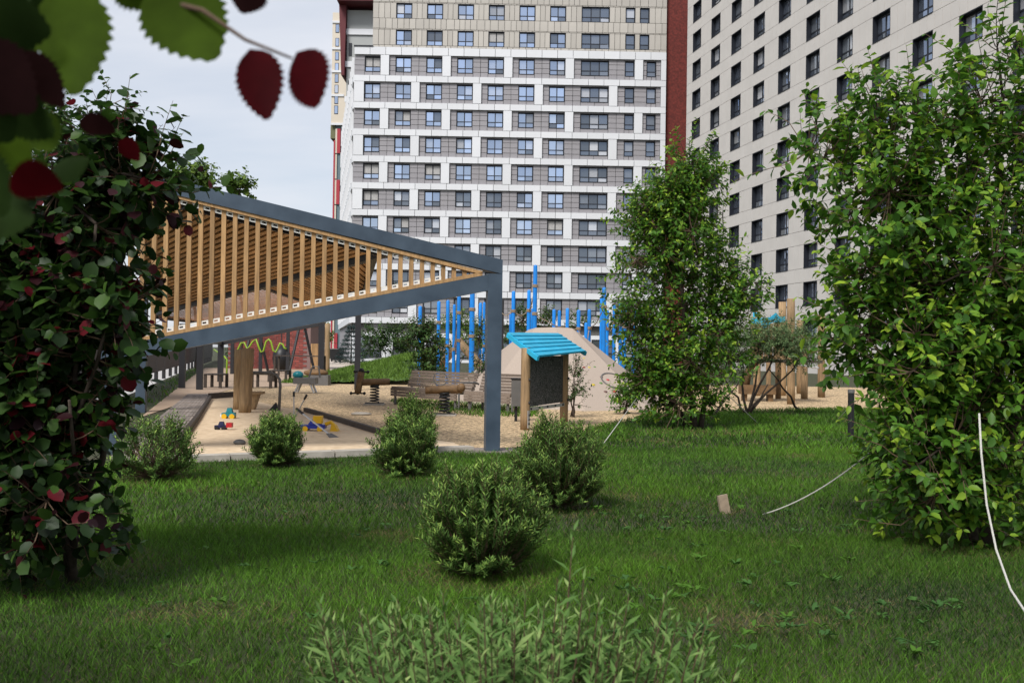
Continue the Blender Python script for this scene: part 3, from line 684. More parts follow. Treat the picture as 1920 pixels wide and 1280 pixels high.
def on_face(px, py, i=3):
    a_, b_, c_ = [V(hill.v[j]) for j in (i, i+1, k+i)]; n = (b_-a_).cross(c_-a_).normalized(); n = n if n.y < 0 else -n; return ray_plane(px, py, a_, b_, c_), n
for j, (px, py, i) in enumerate([(1094, 690, 3), (1104, 690, 3), (1114, 689, 3), (1127, 708, 3), (1139, 713, 3), (1112, 722, 3), (1126, 719, 3), (1135, 735, 3), (1152, 735, 3), (1094, 673, 3)]):
    try:
        p, n = on_hill(px, py); q = V((1, 0, 0)).cross(n).normalized()
        MB().ball(p, .06, 7, 5, (1, 1, .7)).build('climbing_hold', mat('hold%d' % (j % 4), [(.4, .03, .03), (.5, .38, .02), (.1, .2, .05), (.12, .06, .05)][j % 4], .5), hb, smooth=True)
    except Exception: pass
p, n = on_hill(1152, 716); tx = n.cross(V((0, 0, 1))).normalized(); ty = n.cross(tx)
hole = MB(); hole.tube([p+n*.012, p-n*.25], .36, 20); hole.build('tunnel_hole', BLACK, hb)
rg = MB(); rg.tube([p+n*.035+(tx*math.cos(a*.2618)+ty*math.sin(a*.2618))*.37 for a in range(25)], .02, 6); rg.build('tunnel_rim', CHAR, hb)
# chalk board with blue shingled roof
bA, bB = G(984, 806), G(1057, 797); bd = empty('chalkboard_stand', bA, 'chalkboard between two log posts under a blue plank roof', 'play board'); bu = (bB-bA).normalized()
log(MB(), bA, rt(bA, 1.5), .085, 12, seed=11).build('log_post', LOG, bd, smooth=True); log(MB(), bB, rt(bB, 1.5), .08, 12, seed=12).build('log_post', LOG, bd, smooth=True)
CHALK = mat('chalkboard', (.018, .022, .02), .8, noise=.9, nscale=4, noise2=(.22, .23, .225), stretch=(2.2, 2.2, 1.2)); 
cn = CHALK.node_tree.nodes; cn['Noise Texture'].inputs['Distortion'].default_value = 3.0; cn['Noise Texture'].inputs['Roughness'].default_value = .55
ce = cn['Color Ramp'].color_ramp.elements; ce[0].position = .40; ce[0].color = (.03, .034, .03, 1); ce[1].position = .60; ce[1].color = (.018, .022, .02, 1)
for q_, c_ in ((.445, .025), (.455, .26), (.465, .03), (.515, .022), (.525, .34), (.54, .04)): ce.new(q_).color = (c_, c_, c_, 1)
nb = V((bu.y, -bu.x, 0))
def bpt(u, z, o=0): p = bA+bu*u+nb*o; return V((p.x, p.y, z))
wl = (bB-bA).length
MB().slab([bpt(.1, .42, .02), bpt(wl-.1, .46, .02), bpt(wl-.1, 1.36, .02), bpt(.1, 1.36, .02)], .03).build('chalk_panel', CHALK, bd)
MB().beam(bpt(.08, .38, .03), bpt(wl-.06, .41, .03), .03, .06).build('metal_rail', mat('alu', (.5, .5, .5), .4, .6), bd)
for i in range(5): MB().ball(bpt(.14+(wl-.28)*i/4, .385+.007*i, .05), .022, 6, 4).build('bolt', BLACK, bd)
for pp in (bA, bB):
    for z in (.5, .92): MB().ball(V((pp.x, pp.y, z))+nb*.085, .03, 6, 4).build('bolt', BLACK, bd)
MB().beam(bpt(-.02, .04, .09), bpt(-.02, .36, .09), .07, .012, side=tuple(bu)).build('foot_plate', MATS['alu'], bd)
for z in (.12, .2, .28): MB().ball(bpt(-.02, z, .1), .022, 6, 4).build('bolt', BLACK, bd)
c4 = [P(952, 625, 18.7), P(1046, 626, 19.9), P(1098, 661, 19.2), P(1009, 670, 17.9)]
for i in range(6):
    t0, t1 = i/6, (i+1)/6; a_, b_, c_, d_ = c4[0].lerp(c4[3], t0), c4[1].lerp(c4[2], t0), c4[1].lerp(c4[2], t1+.015), c4[0].lerp(c4[3], t1+.015)
    up_ = V((0, 0, .014*(i % 2)+.03)); MB().slab([d_+V((0, 0, .045)), c_+V((0, 0, .045)), b_+V((0, 0, .02)), a_+V((0, 0, .02))], .035).build('roof_plank', CYAN, bd)
for e in ((0, 3), (1, 2)): MB().beam(c4[e[0]]-V((0, 0, .03)), c4[e[1]]-V((0, 0, .02)), .05, .08).build('roof_rafter', CYAN, bd)
# litter bin beside the board
lb = G(967, 790); lbo = empty('litter_bin', lb, 'grey metal litter box beside the chalkboard post', 'litter bin')
MB().box((lb.x-.1, lb.y-.12, .32), (lb.x+.1, lb.y+.12, .86)).build('bin_body', CHAR, lbo); MB().box((lb.x-.03, lb.y-.03, 0), (lb.x+.03, lb.y+.03, .318)).build('leg', BLACK, lbo); MB().box((lb.x-.115, lb.y-.135, .862), (lb.x+.115, lb.y+.135, .885)).build('lid', BLACK, lbo)
# benches
def bench(label, A, B):
    A, B = V(A), V(B); d = (B-A).normalized(); n = V((d.y, -d.x, 0)); r = empty('park_bench', A.lerp(B, .5), label, 'bench', 'slatted benches by the hill'); L = (B-A).length
    def pt(u, v, z): p = A+d*u+n*v; return V((p.x, p.y, z))
    for j in range(5): MB().beam(pt(0, .5-j*.11, .45-.004*j), pt(L, .5-j*.11, .45-.004*j), .095, .045).build('seat_slat', GREYW, r)
    for j in range(3): MB().beam(pt(0, .555, .4-j*.07), pt(L, .555, .4-j*.07), .04, .062).build('front_slat', GREYW, r)
    for j in range(6): MB().beam(pt(0, .02-j*.025, .5+j*.072), pt(L, .02-j*.025, .5+j*.072), .035, .06).build('back_slat', GREYW, r)
    for u in (.12, L-.12):
        MB().beam(pt(u, .5, 0), pt(u, .5, .42), .06, .05).beam(pt(u, .04, 0), pt(u, .04, .42), .06, .05).beam(pt(u, .02, .39), pt(u, .53, .4), .05, .05).beam(pt(u, .0, .42), pt(u, -.15, .92), .05, .04).build('leg_frame', CHAR, r)
    u = L+.02; MB().tube([pt(u, .5, 0), pt(u, .5, .6), pt(u, .46, .65), pt(u, 0, .66), pt(u, -.1, .62)], .025, 6).build('armrest', CHAR, r)
    return r
bench('weathered slatted bench behind the spring rider, left of the steel post', G(766, 757), G(890, 768)); bench('weathered slatted bench partly hidden behind the steel post', G(900, 768), G(986, 774))
# spring riders
def rider(label, base, dirx, zs, head):
    r = empty('spring_rider', base, label, 'spring rider'); x, y = base.x, base.y
    MB().box((x-.26, y-.22, 0), (x+.26, y+.22, .035)).build('concrete_pad', CONC, r)
    MB().box((x-.24, y-.05, .036), (x+.24, y+.05, .06)).build('base_bar', BLACK, r)
    m = MB(); m.tube([V((x+.11*math.cos(t*.5), y+.11*math.sin(t*.5), .07+t*.0058)) for t in range(76)], .018, 6); m.build('coil_spring', BLACK, r, smooth=True)
    p, q = V((x-.42*dirx, y-.06, zs)), V((x+.38*dirx, y+.06, zs+.02)); log(MB(), p, q, .088, 12, seed=5).build('log_seat', LOGD, r, smooth=True)
    MB().box((x-.1, y-.08, zs-.14), (x+.1, y+.08, zs-.08)).build('spring_plate', BLACK, r)
    if head:
        h = V((x-.42, y-.1, zs-.28)); t_ = V((x-.33, y-.1, zs+.27)); log(MB(), h, t_, .085, 10, seed=6).build('log_head', LOGD, r, smooth=True)
        for z, xx in ((zs+.27, x-.33), (zs-.28, x-.42)):
            hb_ = MB(); hb_.tube([V((xx-.16, y-.1, z)), V((xx+.16, y-.1, z))], .022, 6); hb_.ball(V((xx-.17, y-.1, z)), .042, 7, 5); hb_.ball(V((xx+.17, y-.1, z)), .042, 7, 5); hb_.ball(V((xx, y-.1, z+.03)), .07, 7, 5); hb_.build('handle_bar', BLACK, r, smooth=True)
    else:
        c = V((x-.1, y, zs+.25)); MB().tube([c+V((.15*math.cos(a*.3491), 0, .15*math.sin(a*.3491))) for a in range(19)], .012, 6).build('ring_handle', CHAR, r, smooth=True)
        MB().ball(V((x+.36, y-.03, zs+.06)), .1, 9, 6).build('log_knob', LOGD, r, smooth=True)
rider('log spring rider with black handle bars on the wood chips', G(702, 759), 1, .58, True); rider('log spring rider with a ring handle in front of the bench', G(833, 779), 1, .56, False)
# sandbox things
tb_ = G(453, 772); to = empty('log_totem', tb_, 'pair of upright split logs standing in the sandbox with a wooden play counter', 'log totem')
for i, (px, w, ty, by) in enumerate([(445, 16, 655, 768), (459, 24, 653, 774)]):
    p = G(px, by); t = P(px+(6 if i else 2), ty, p.y); log(MB(), p, t, w*p.y/F/2, 12, taper=.95, seed=20+i).build('split_log', LOG, to, smooth=True)
ct = G(476, 768); MB().box((ct.x-.16, ct.y-.2, .36), (ct.x+.2, ct.y+.2, .42)).build('counter_top', LOG, to); MB().hexa([(ct.x-.14, ct.y-.1, 0), (ct.x+.02, ct.y-.1, 0), (ct.x+.02, ct.y+.1, 0), (ct.x-.14, ct.y+.1, 0), (ct.x-.14, ct.y-.15, .358), (ct.x+.12, ct.y-.15, .358), (ct.x+.12, ct.y+.15, .358), (ct.x-.14, ct.y+.15, .358)]).build('counter_bracket', LOG, to)
pb = G(523, 773); gy_ = pb.y
pp = MB().tube([pb, V((pb.x+.02, gy_, .6)), V((pb.x, gy_, .74)), V((pb.x-.08, gy_, .84)), V((pb.x-.2, gy_, .88)), V((pb.x-.72, gy_, .88))], .032, 8).build('bent_pipe', CHAR, None, smooth=True, loc=pb); tag(pp, 'bent grey steel pipe rising from the sand beside the logs', 'pipe')
bw = G(513, 770); b_ = MB().add([(bw.x-.12, bw.y, 0), (bw.x+.12, bw.y, 0), (bw.x+.1, bw.y+.2, 0), (bw.x-.1, bw.y+.2, 0), (bw.x+.03, bw.y+.1, .2)], [(3, 2, 1, 0), (0, 1, 4), (1, 2, 4), (2, 3, 4), (3, 0, 4)]).build('toy_tent', BLACK, None, loc=bw); tag(b_, 'small black pointed toy beside the bent pipe', 'toy')
def wheel(mb, c, r, w): return mb.tube([c-V((0, w/2, 0)), c+V((0, w/2, 0))], r, 12)
def toy_car(label, base, L, h, bodym, cabm, wheelm, extra=None):
    r = empty('toy_vehicle', base, label, 'toy car'); x, y = base.x, base.y; w = L*.5
    m = MB().hexa([(x-L/2, y-w/2, h*.25), (x+L/2, y-w/2, h*.25), (x+L/2, y+w/2, h*.25), (x-L/2, y+w/2, h*.25), (x-L/2, y-w/2, h*.55), (x+L/2, y-w/2, h*.6), (x+L/2, y+w/2, h*.6), (x-L/2, y+w/2, h*.55)]); m.build('body', bodym, r)
    MB().hexa([(x-L*.2, y-w*.4, h*.6), (x+L*.3, y-w*.4, h*.6), (x+L*.3, y+w*.4, h*.6), (x-L*.2, y+w*.4, h*.6), (x-L*.08, y-w*.32, h), (x+L*.22, y-w*.32, h), (x+L*.22, y+w*.32, h), (x-L*.08, y+w*.32, h)]).build('cab', cabm, r)
    for sx in (-.3, .3):
        for sy in (-.5, .5): wheel(MB(), V((x+L*sx, y+w*sy, h*.24)), h*.24, w*.18).build('wheel', wheelm, r, smooth=False)
    return r
TEALP = mat('teal_plastic', (.01, .19, .22), .35); YEL = mat('yellow_plastic', (.72, .42, .01), .35); NAVY = mat('navy_plastic', (.012, .015, .06), .3); REDP = mat('red_plastic', (.4, .015, .02), .35); BLUP = mat('blue_plastic', (.012, .03, .3), .35); WHP = mat('white_plastic', (.7, .7, .7), .4)
r = toy_car('teal toy truck with yellow wheels in the sand', G(429, 785), .26, .22, TEALP, TEALP, YEL); p = r.location; MB().box((p.x-.16, p.y-.05, .04), (p.x-.135, p.y+.05, .1)).build('bumper', WHP, r)
r = toy_car('dark blue toy car with a red back in the sand', G(414, 806), .2, .15, NAVY, NAVY, BLACK); p = r.location; MB().box((p.x+.102, p.y-.05, .05), (p.x+.2, p.y+.05, .13)).build('red_body', REDP, r)
r = toy_car('blue and yellow toy digger with a yellow bucket in the sand', G(588, 808), .42, .2, BLUP, BLUP, YEL); p = r.location
MB().box((p.x+.0, p.y-.08, .14), (p.x+.15, p.y+.08, .27)).build('yellow_cab', YEL, r); MB().tube([V((p.x+.2, p.y, .12)), V((p.x+.3, p.y, .16)), V((p.x+.38, p.y, .08))], .035, 8).build('boom', YEL, r); MB().hexa([(p.x+.3, p.y-.1, .01), (p.x+.44, p.y-.1, .01), (p.x+.44, p.y+.1, .01), (p.x+.3, p.y+.1, .01), (p.x+.32, p.y-.1, .12), (p.x+.38, p.y-.1, .12), (p.x+.38, p.y+.1, .12), (p.x+.32, p.y+.1, .12)]).build('bucket', YEL, r)
ALU = mat('alu', (.5, .5, .5), .4, .6)
def spade(label, foot, top, blade):
    r = empty('sand_digger', foot, label, 'sand digger'); foot, top = V(foot), V(top)
    MB().tube([foot, foot.lerp(top, .8)], .014, 7).build('shaft', ALU, r); MB().tube([foot.lerp(top, .8), top], .024, 7).build('grip', BLACK, r)
    if blade: d = (foot-top).normalized(); s_ = V((.8, .6, 0)); MB().hexa([foot-s_*.05-d*.02, foot+s_*.05-d*.02, foot+s_*.09+d*.18, foot-s_*.09+d*.18, foot-s_*.05-d*.02+V((0, 0, .012)), foot+s_*.05-d*.02+V((0, 0, .012)), foot+s_*.09+d*.18+V((0, 0, .012)), foot-s_*.09+d*.18+V((0, 0, .012))]).build('blade', CHAR, r)
    return r
y_ = G(551, 782).y
spade('upright metal handle with black grip behind the round bush', G(551, 782), P(551, 734, y_), False); spade('slanted metal handle with black grip leaning right', G(553, 782), P(575, 740, y_-.15), False)
p = G(618, 820); spade('long metal sand scoop lying over the toy digger', V((p.x, p.y, .05)), P(556, 766, p.y+.6), True)
rk = G(449, 834); o = MB().ball((rk.x, rk.y, .04), .08, 7, 5, (1.2, .8, .6)).build('stone', CHAR, None, True, loc=rk); tag(o, 'small grey stone lying in the sand', 'stone')
pbg = G(677, 778); o = MB().ball((pbg.x, pbg.y, .03), .2, 9, 5, (1.2, .7, .2)).build('stone', CONC, None, True, loc=pbg); tag(o, 'flat pale stone in the chips left of the spring rider', 'stone')
# furniture under and behind the pavilion
def stool(label, base, w, d_, h, cat='stool'):
    r = empty('slatted_stool', base, label, cat); x, y = base.x, base.y
    for j in range(6): MB().box((x-w/2+w*j/6+.01, y-d_/2, h-.05), (x-w/2+w*(j+1)/6-.01, y+d_/2, h)).build('slat', DARKW, r)
    for sx in (-1, 1):
        for sy in (-1, 1): MB().box((x+sx*(w/2-.05)-.045, y+sy*(d_/2-.06)-.045, 0), (x+sx*(w/2-.05)+.045, y+sy*(d_/2-.06)+.045, h-.052)).build('leg', DARKW, r)
stool('small dark slatted stool beside the green rail', G(405, 727), .62, .9, .5); stool('dark slatted table behind the bent pipe', G(495, 727), .75, .9, .52, 'table'); stool('dark slatted bench under the pavilion, right of the table', G(524, 716), .8, .9, .5, 'bench'); stool('tall dark table near the brick wall', G(562, 706), 2.4, 1.0, 1.05, 'table')
GRN = mat('lime_green_paint', (.22, .34, .02), .4)
p = G(425, 714); gr = MB().tube([p, V((p.x, p.y, .9)), V((p.x-.1, p.y, 1.0)), V((p.x-1.0, p.y+1.5, 1.3))], .04, 7).build('green_rail', GRN, None, True, loc=p); tag(gr, 'lime green bent rail at the left under the pavilion', 'rail')
gy2 = 52; wv = [(440, 668), (446, 655), (452, 643), (458, 642), (463, 654), (469, 648), (474, 640), (480, 636), (485, 650), (489, 660), (494, 658), (499, 640), (504, 636), (508, 640), (512, 657), (517, 660), (521, 653), (525, 643), (530, 645), (533, 652), (537, 654)]
wb = empty('wave_bar', V((P(490, 660, gy2).x, gy2, 0)), 'lime green wavy bar hung between dark posts behind the logs', 'climbing frame')
MB().tube([P(x, y, gy2) for x, y in wv], .05, 6).build('wave_tube', GRN, wb, smooth=True)
for px in (436, 489, 540): q = P(px, 640, gy2+.15); MB().beam(V((q.x, q.y, 0)), V((q.x, q.y, 2.6)), .16, .16).build('post', DARKST, wb)
MB().beam(P(436, 606, gy2+.15), P(540, 606, gy2+.15), .1, .1).build('cross_bar', DARKST, wb)
sf = empty('basket_swing', V((P(530, 660, 56).x, 56, 0)), 'dark basket swing hanging in a steel frame before the brick wall', 'swing')
for px, dx_ in ((478, -.5), (478, .6), (566, -.5), (566, .6)): q = P(px, 612, 56); MB().tube([V((q.x+dx_, q.y+(.8 if dx_ > 0 else -.8), 0)), V((q.x, q.y, 3.3))], .08, 7).build('leg', DARKST, sf)
MB().tube([P(478, 600, 56)*1, P(566, 600, 56)], .08, 7).build('top_bar', DARKST, sf)
q = P(528, 672, 56); MB().ball(q, .75, 14, 6, (.7, .7, 1.0)).build('basket', BLACK, sf, smooth=True); MB().tube([q+V((0, 0, .7)), P(528, 601, 56)], .03, 5).build('hanger', DARKST, sf)
# brick hut: courses built as bricks
bh = empty('brick_hut', G(510, 684), 'red brick hut wall behind the swings', 'hut'); BRK = mat('red_brick', (.30, .075, .06), .85, vary=0.3, noise=.4, nscale=3); MORT = mat('mortar', (.2, .13, .12), .9)
x0_, x1_, yb_ = P(428, 650, 66).x, P(582, 650, 66).x, 66
MB().box((x0_, yb_, 0), (x1_, yb_+5, 3.4)).build('wall_core', MORT, bh)
MB().box((x0_-.3, yb_-.3, 3.41), (x1_+.3, yb_+5.2, 3.6)).build('roof', DARKW, bh)
bk_ = MB(); first = 0; bme = mesh_of(MB().box((0, -.03, 0), (.46, 0, .125)), 'brick', BRK); base_h = wloc(bh)
for j in range(22):
    xx = x0_-(.25 if j % 2 else 0)
    while xx < x1_-.05:
        if xx >= x0_ and xx+.46 <= x1_:
            if first < 300 and 522 < proj((xx, yb_, .3))[0]: inst('brick', bme, bh, V((xx, yb_-.002, .02+j*.152))-base_h); first += 1
            else: bk_.box((xx, yb_-.032, .02+j*.152), (xx+.46, yb_-.002, .145+j*.152))
        xx += .5
o = bk_.build('brick', BRK, bh); o['kind'] = 'stuff'
pf = empty('picket_fence', G(590, 680), 'short light timber picket fence right of the brick hut', 'fence')
for i in range(7): q = P(584+2.2*i, 655, 62); MB().box((q.x-.03, q.y, .15), (q.x+.03, q.y+.03, 1.7)).build('picket', WOOD, pf)
for z in (.4, 1.45): MB().box((P(583, 655, 62).x, 62.032, z), (P(599, 655, 62).x, 62.07, z+.08)).build('rail', WOOD, pf)
p = G(613, 703); o = log(MB(), p, rt(p, 2.75), .14, seed=30).build('log_post', LOG, None, True, loc=p); tag(o, 'tall single log post beside the path', 'post')
p = G(631, 678); bn = empty('waste_container', p, 'black wheeled waste container at the far end of the path', 'waste container'); MB().hexa([(p.x-.55, p.y-.4, .15), (p.x+.55, p.y-.4, .15), (p.x+.55, p.y+.4, .15), (p.x-.55, p.y+.4, .15), (p.x-.75, p.y-.5, 1.3), (p.x+.75, p.y-.5, 1.3), (p.x+.75, p.y+.5, 1.3), (p.x-.75, p.y+.5, 1.3)]).build('bin_body', BLACK, bn); MB().box((p.x-.8, p.y-.55, 1.302), (p.x+.8, p.y+.55, 1.4)).build('lid', CHAR, bn)
for sx in (-.45, .45): wheel(MB(), V((p.x+sx, p.y-.3, .09)), .09, .06).build('wheel', DARKST, bn)
# dark fence on the left
fA, fB = G(150, 770), G(398, 676); fo = empty('panel_fence', fA, 'dark solid panel fence on short posts along the left side', 'fence'); n_ = 22
for i in range(n_):
    p, q = fA.lerp(fB, i/n_), fA.lerp(fB, (i+.97)/n_); MB().beam(rt(p, 1.3), rt(q, 1.3), .05, 1.8).build('fence_panel', mat('fence_dark', (.035, .032, .034), .6), fo); MB().beam(rt(p, 0), rt(p, .42), .12, .12).build('post', BLACK, fo)
# boulders: small toy trolley near the posts
tr = G(573, 737); tr_o = empty('push_cart', tr, 'small grey metal push cart with bags near the chip bed edge', 'cart'); x, y = tr.x, tr.y
MB().box((x-.35, y-.25, .3), (x+.35, y+.25, .5)).build('basket', CHAR, tr_o); MB().ball((x-.25, y, .58), .16, 9, 6, (1.1, .8, .8)).build('teal_bag', TEALP, tr_o, True); MB().tube([(x+.1, y, .5), (x+.2, y, .85), (x+.4, y, .85), (x+.45, y, .5)], .03, 6).build('handle', CHAR, tr_o)
for sx in (-.3, .3): MB().tube([(x+sx, y-.2, .02), (x+sx*.6, y-.2, .3)], .035, 6).build('leg', ALU, tr_o); MB().tube([(x+sx, y+.2, .02), (x+sx*.6, y+.2, .3)], .035, 6).build('leg', ALU, tr_o)
p = G(597, 722); o = empty('low_seat', p, 'mossy rounded seat on a grey block beside the rear pavilion post', 'seat'); MB().box((p.x-.3, p.y-.3, 0), (p.x+.42, p.y+.3, .4)).build('block', CHAR, o); MB().ball((p.x-.1, p.y, .48), .45, 10, 5, (1.1, .8, .35)).build('cushion', LOGD, o, True)
# right playground tower
py_ = 30.0; pt_o = empty('log_play_tower', G(1480, 757), 'log play tower with sky blue zigzag boards behind the willow shrub', 'play tower')
for i, (px, w, ty, by) in enumerate([(1483, 15, 560, 758), (1467, 14, 566, 742), (1419, 14, 584, 742), (1459, 11, 640, 748), (1508, 13, 640, 748), (1540, 14, 590, 745), (1441, 9, 640, 738), (1500, 13, 600, 738)]):
    p = G(px, by); t = P(px, ty, p.y); log(MB(), p, t, w*p.y/F/2, 12, seed=40+i).build('log_post', LOG if i != 3 else LOGD, pt_o, smooth=True)
for (xa, ya, xb, yb, h_) in ((1409, 602, 1472, 598, .16), (1430, 612, 1458, 590, .16), (1412, 590, 1424, 590, .14)): MB().beam(P(xa, ya, py_-.5-h_), P(xb, yb, py_-.5-h_), .04, h_).build('blue_board', CYAN, pt_o)
for i in range(7): a_ = P(1412+8.5*i, 606, py_); MB().box((a_.x-.05, py_, 1.3), (a_.x+.05, py_+.05, a_.z)).build('wall_board', LOG, pt_o)
a_, b_ = P(1408, 640, py_), P(1545, 640, py_); MB().box((a_.x, py_+.1, 1.2), (b_.x, py_+1.8, 1.29)).build('platform', DARKW, pt_o)
MB().tube([P(1440, 668, 31), P(1475, 680, 30.4), P(1535, 690, 29.6)], .03, 6).build('hand_rail', ALU, pt_o)
p = G(1418, 752); lbx = empty('log_bench', p, 'curved log bench under the willow shrub', 'bench'); MB().box((p.x-.5, p.y-.2, .22), (p.x+.55, p.y+.25, .5)).build('seat', LOGD, lbx)
MB().box((p.x+.35, p.y-.1, 0), (p.x+.5, p.y+.2, .218)).build('leg', LOGD, lbx); MB().box((p.x-.42, p.y-.1, 0), (p.x-.3, p.y+.2, .218)).build('leg', LOGD, lbx); MB().tube([V((p.x-.28, p.y+.2, .5)), V((p.x-.2, p.y+.2, .95)), V((p.x+.0, p.y+.2, 1.2)), V((p.x+.25, p.y+.2, 1.25))], [.12, .11, .1, .08], 9).build('curved_back', LOGD, lbx, smooth=True)
# lamp, bollard, peg, ropes
p = P(1417, 700, 52); lp = empty('street_lamp', V((p.x, p.y, 0)), 'black street lamp with a short arm behind the middle tree', 'street lamp'); zt = P(1417, 532, 52).z; MB().tube([V((p.x, p.y, 0)), V((p.x, p.y, zt))], [.1, .08], 8).build('pole', BLACK, lp); MB().box((p.x-.1, p.y-.12, zt), (p.x+.75, p.y+.12, zt+.09)).build('lamp_head', BLACK, lp)
for px, ty, w in ((793, 575, 5), (941, 562, 5)):
    p = P(px, 640, 44); z_ = P(px, ty, 44).z; o = MB().tube([V((p.x, p.y, 0)), V((p.x, p.y, z_))], .075, 8).build('lamp_post', DARKST, None, loc=V((p.x, p.y, 0))); tag(o, 'thin dark post %s the blue pole cluster' % ('left of' if px < 900 else 'between the steel post and'), 'post')
p = G(1595, 823); bo = empty('bollard_lamp', p, 'black bollard lamp on the lawn beside the right tree', 'bollard'); MB().tube([p, rt(p, .8)], .055, 12).build('post', BLACK, bo); MB().tube([rt(p, .802), rt(p, .86)], .06, 12).build('cap', CHAR, bo)
p = G(1362, 962); pg = MB().beam(p-V((0, 0, .05)), p+V((-.04, .01, .165)), .09, .035, side=(1, .2, 0)).build('wooden_peg', mat('peg_wood', (.35, .27, .19), .8, noise=.3, nscale=20), None, loc=p); tag(pg, 'short leaning wooden peg in the lawn', 'peg')
def rope_thing(label, pts, r, m=WROPE):
    pts = [V(p) for p in pts]; o = MB().tube(pts, r, 6).build('guy_rope', m, None, True, loc=pts[0]); return tag(o, label, 'rope')
def sag(a_, b_, s_, n=14): a_, b_ = V(a_), V(b_); return [a_.lerp(b_, i/n)-V((0, 0, 4*s_*(i/n)*(1-i/n))) for i in range(n+1)]
rope_thing('sagging white rope from the lawn up into the right tree', sag(G(1430, 964), P(1668, 815, 8.2), .09), .006)
rope_thing('white guy rope hanging at the right edge in front of the tree', [P(1836, 775, 6.2), P(1840, 850, 6.1), P(1850, 945, 6.0), P(1868, 1030, 5.85), P(1895, 1105, 5.6), P(1925, 1150, 5.3), G(1990, 1230)], .007)
rope_thing('thin white guy line left of the middle tree', [G(1128, 836), P(1200, 738, 19.2)], .007); rope_thing('thin white guy line right of the middle tree', [G(1424, 796), P(1345, 722, 19.4)], .007); rope_thing('short white guy line behind the bollard', [G(1568, 790), P(1590, 765, 18.5)], .007)

# ================================================================== PLANTS
def root_at(name, p, label, cat, group=None): return empty(name, V((p.x, p.y, 0)), label, cat, group)
# right apple tree
p = G(1822, 1022); r = root_at('apple_tree', p, 'large leafy apple tree filling the right edge', 'tree'); D_ = p.y
def at(px, py, dy=0): return tuple(P(px, py, D_+dy))
lim = [limb(p-V((0, 0, .05)), at(1790, 640, -.1), .05, .03), limb(p, at(1880, 560, .2), .055, .03), limb(p+V((.1, 0, 0)), at(1960, 600, -.2), .05, .03), limb(at(1790, 640, -.1), at(1640, 330, 0), .028, .01), limb(at(1790, 640, -.1), at(1590, 560, .1), .024, .009), limb(at(1880, 560, .2), at(1870, 90, .2), .03, .008), limb(at(1960, 600, -.2), at(2000, 200, .1), .03, .01), limb(at(1880, 560, .2), at(1760, 260, .3), .026, .008), limb(p+V((0, 0, .3)), at(1690, 860, -.3), .02, .008), limb(at(1790, 640, -.1), at(1700, 700, -.5), .02, .008), limb(p+V((0, 0, .5)), at(1960, 800, -.5), .03, .01)]
def el(px, py, rx, ry, dy=0, rz=None, w=None): c = at(px, py, dy); s_ = D_/F; e = [c, (rx*s_, (rz or rx)*s_, ry*s_)]; return e+[w] if w else e
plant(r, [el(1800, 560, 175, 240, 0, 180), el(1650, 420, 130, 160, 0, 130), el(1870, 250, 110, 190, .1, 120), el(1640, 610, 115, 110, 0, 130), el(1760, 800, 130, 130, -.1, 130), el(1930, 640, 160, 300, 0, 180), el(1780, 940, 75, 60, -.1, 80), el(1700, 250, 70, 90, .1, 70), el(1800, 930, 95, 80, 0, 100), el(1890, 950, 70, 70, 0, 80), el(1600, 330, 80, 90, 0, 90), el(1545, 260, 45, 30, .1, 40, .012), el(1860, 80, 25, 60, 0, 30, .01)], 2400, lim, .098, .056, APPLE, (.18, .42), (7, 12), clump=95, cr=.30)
fr = MB(); Bf, _, _ = ell_sample([el(1800, 560, 160, 200, -.1, 150)], 130)
for c in Bf: fr.ball(c, .012, 6, 4)
o = fr.build('unripe_fruit', mat('green_fruit', (.16, .22, .04), .4), r, True); o['kind'] = 'stuff'
# middle tree
p = G(1302, 803); r = root_at('young_tree', p, 'multi-stemmed young tree on the lawn in front of the maroon wall', 'tree'); D_ = p.y
lim = [limb(p, at(1275, 520, 0), .07, .035), limb(p+V((.12, 0, 0)), at(1330, 600, .2), .06, .03), limb(p+V((-.15, .1, 0)), at(1230, 680, -.2), .05, .02), limb(at(1275, 520), at(1290, 305), .035, .008), limb(at(1275, 520), at(1180, 400), .03, .008), limb(at(1330, 600, .2), at(1355, 400, .3), .03, .008), limb(at(1330, 600, .2), at(1415, 520, 0), .025, .008), limb(at(1275, 520), at(1150, 560, .2), .025, .008)]
plant(r, [el(1255, 480, 85, 110, 0, 80), el(1195, 405, 40, 50, 0, 50), el(1290, 350, 28, 55, 0, 40, .28), el(1255, 400, 60, 50, 0, 60, .35), el(1262, 640, 90, 85, 0, 90), el(1295, 710, 78, 40, -.2, 80), el(1338, 520, 36, 90, .2, 50), el(1185, 600, 36, 75, -.2, 45), el(1285, 748, 80, 24, -.2, 70), el(1220, 715, 48, 36, -.2, 50), el(1370, 640, 34, 55, 0, 40), el(1400, 540, 25, 45, 0, 30, .15)], 2200, lim, .115, .065, APPLE, (.22, .5), (8, 13), twr=.006, clump=75, cr=.42)
tag(r, None)
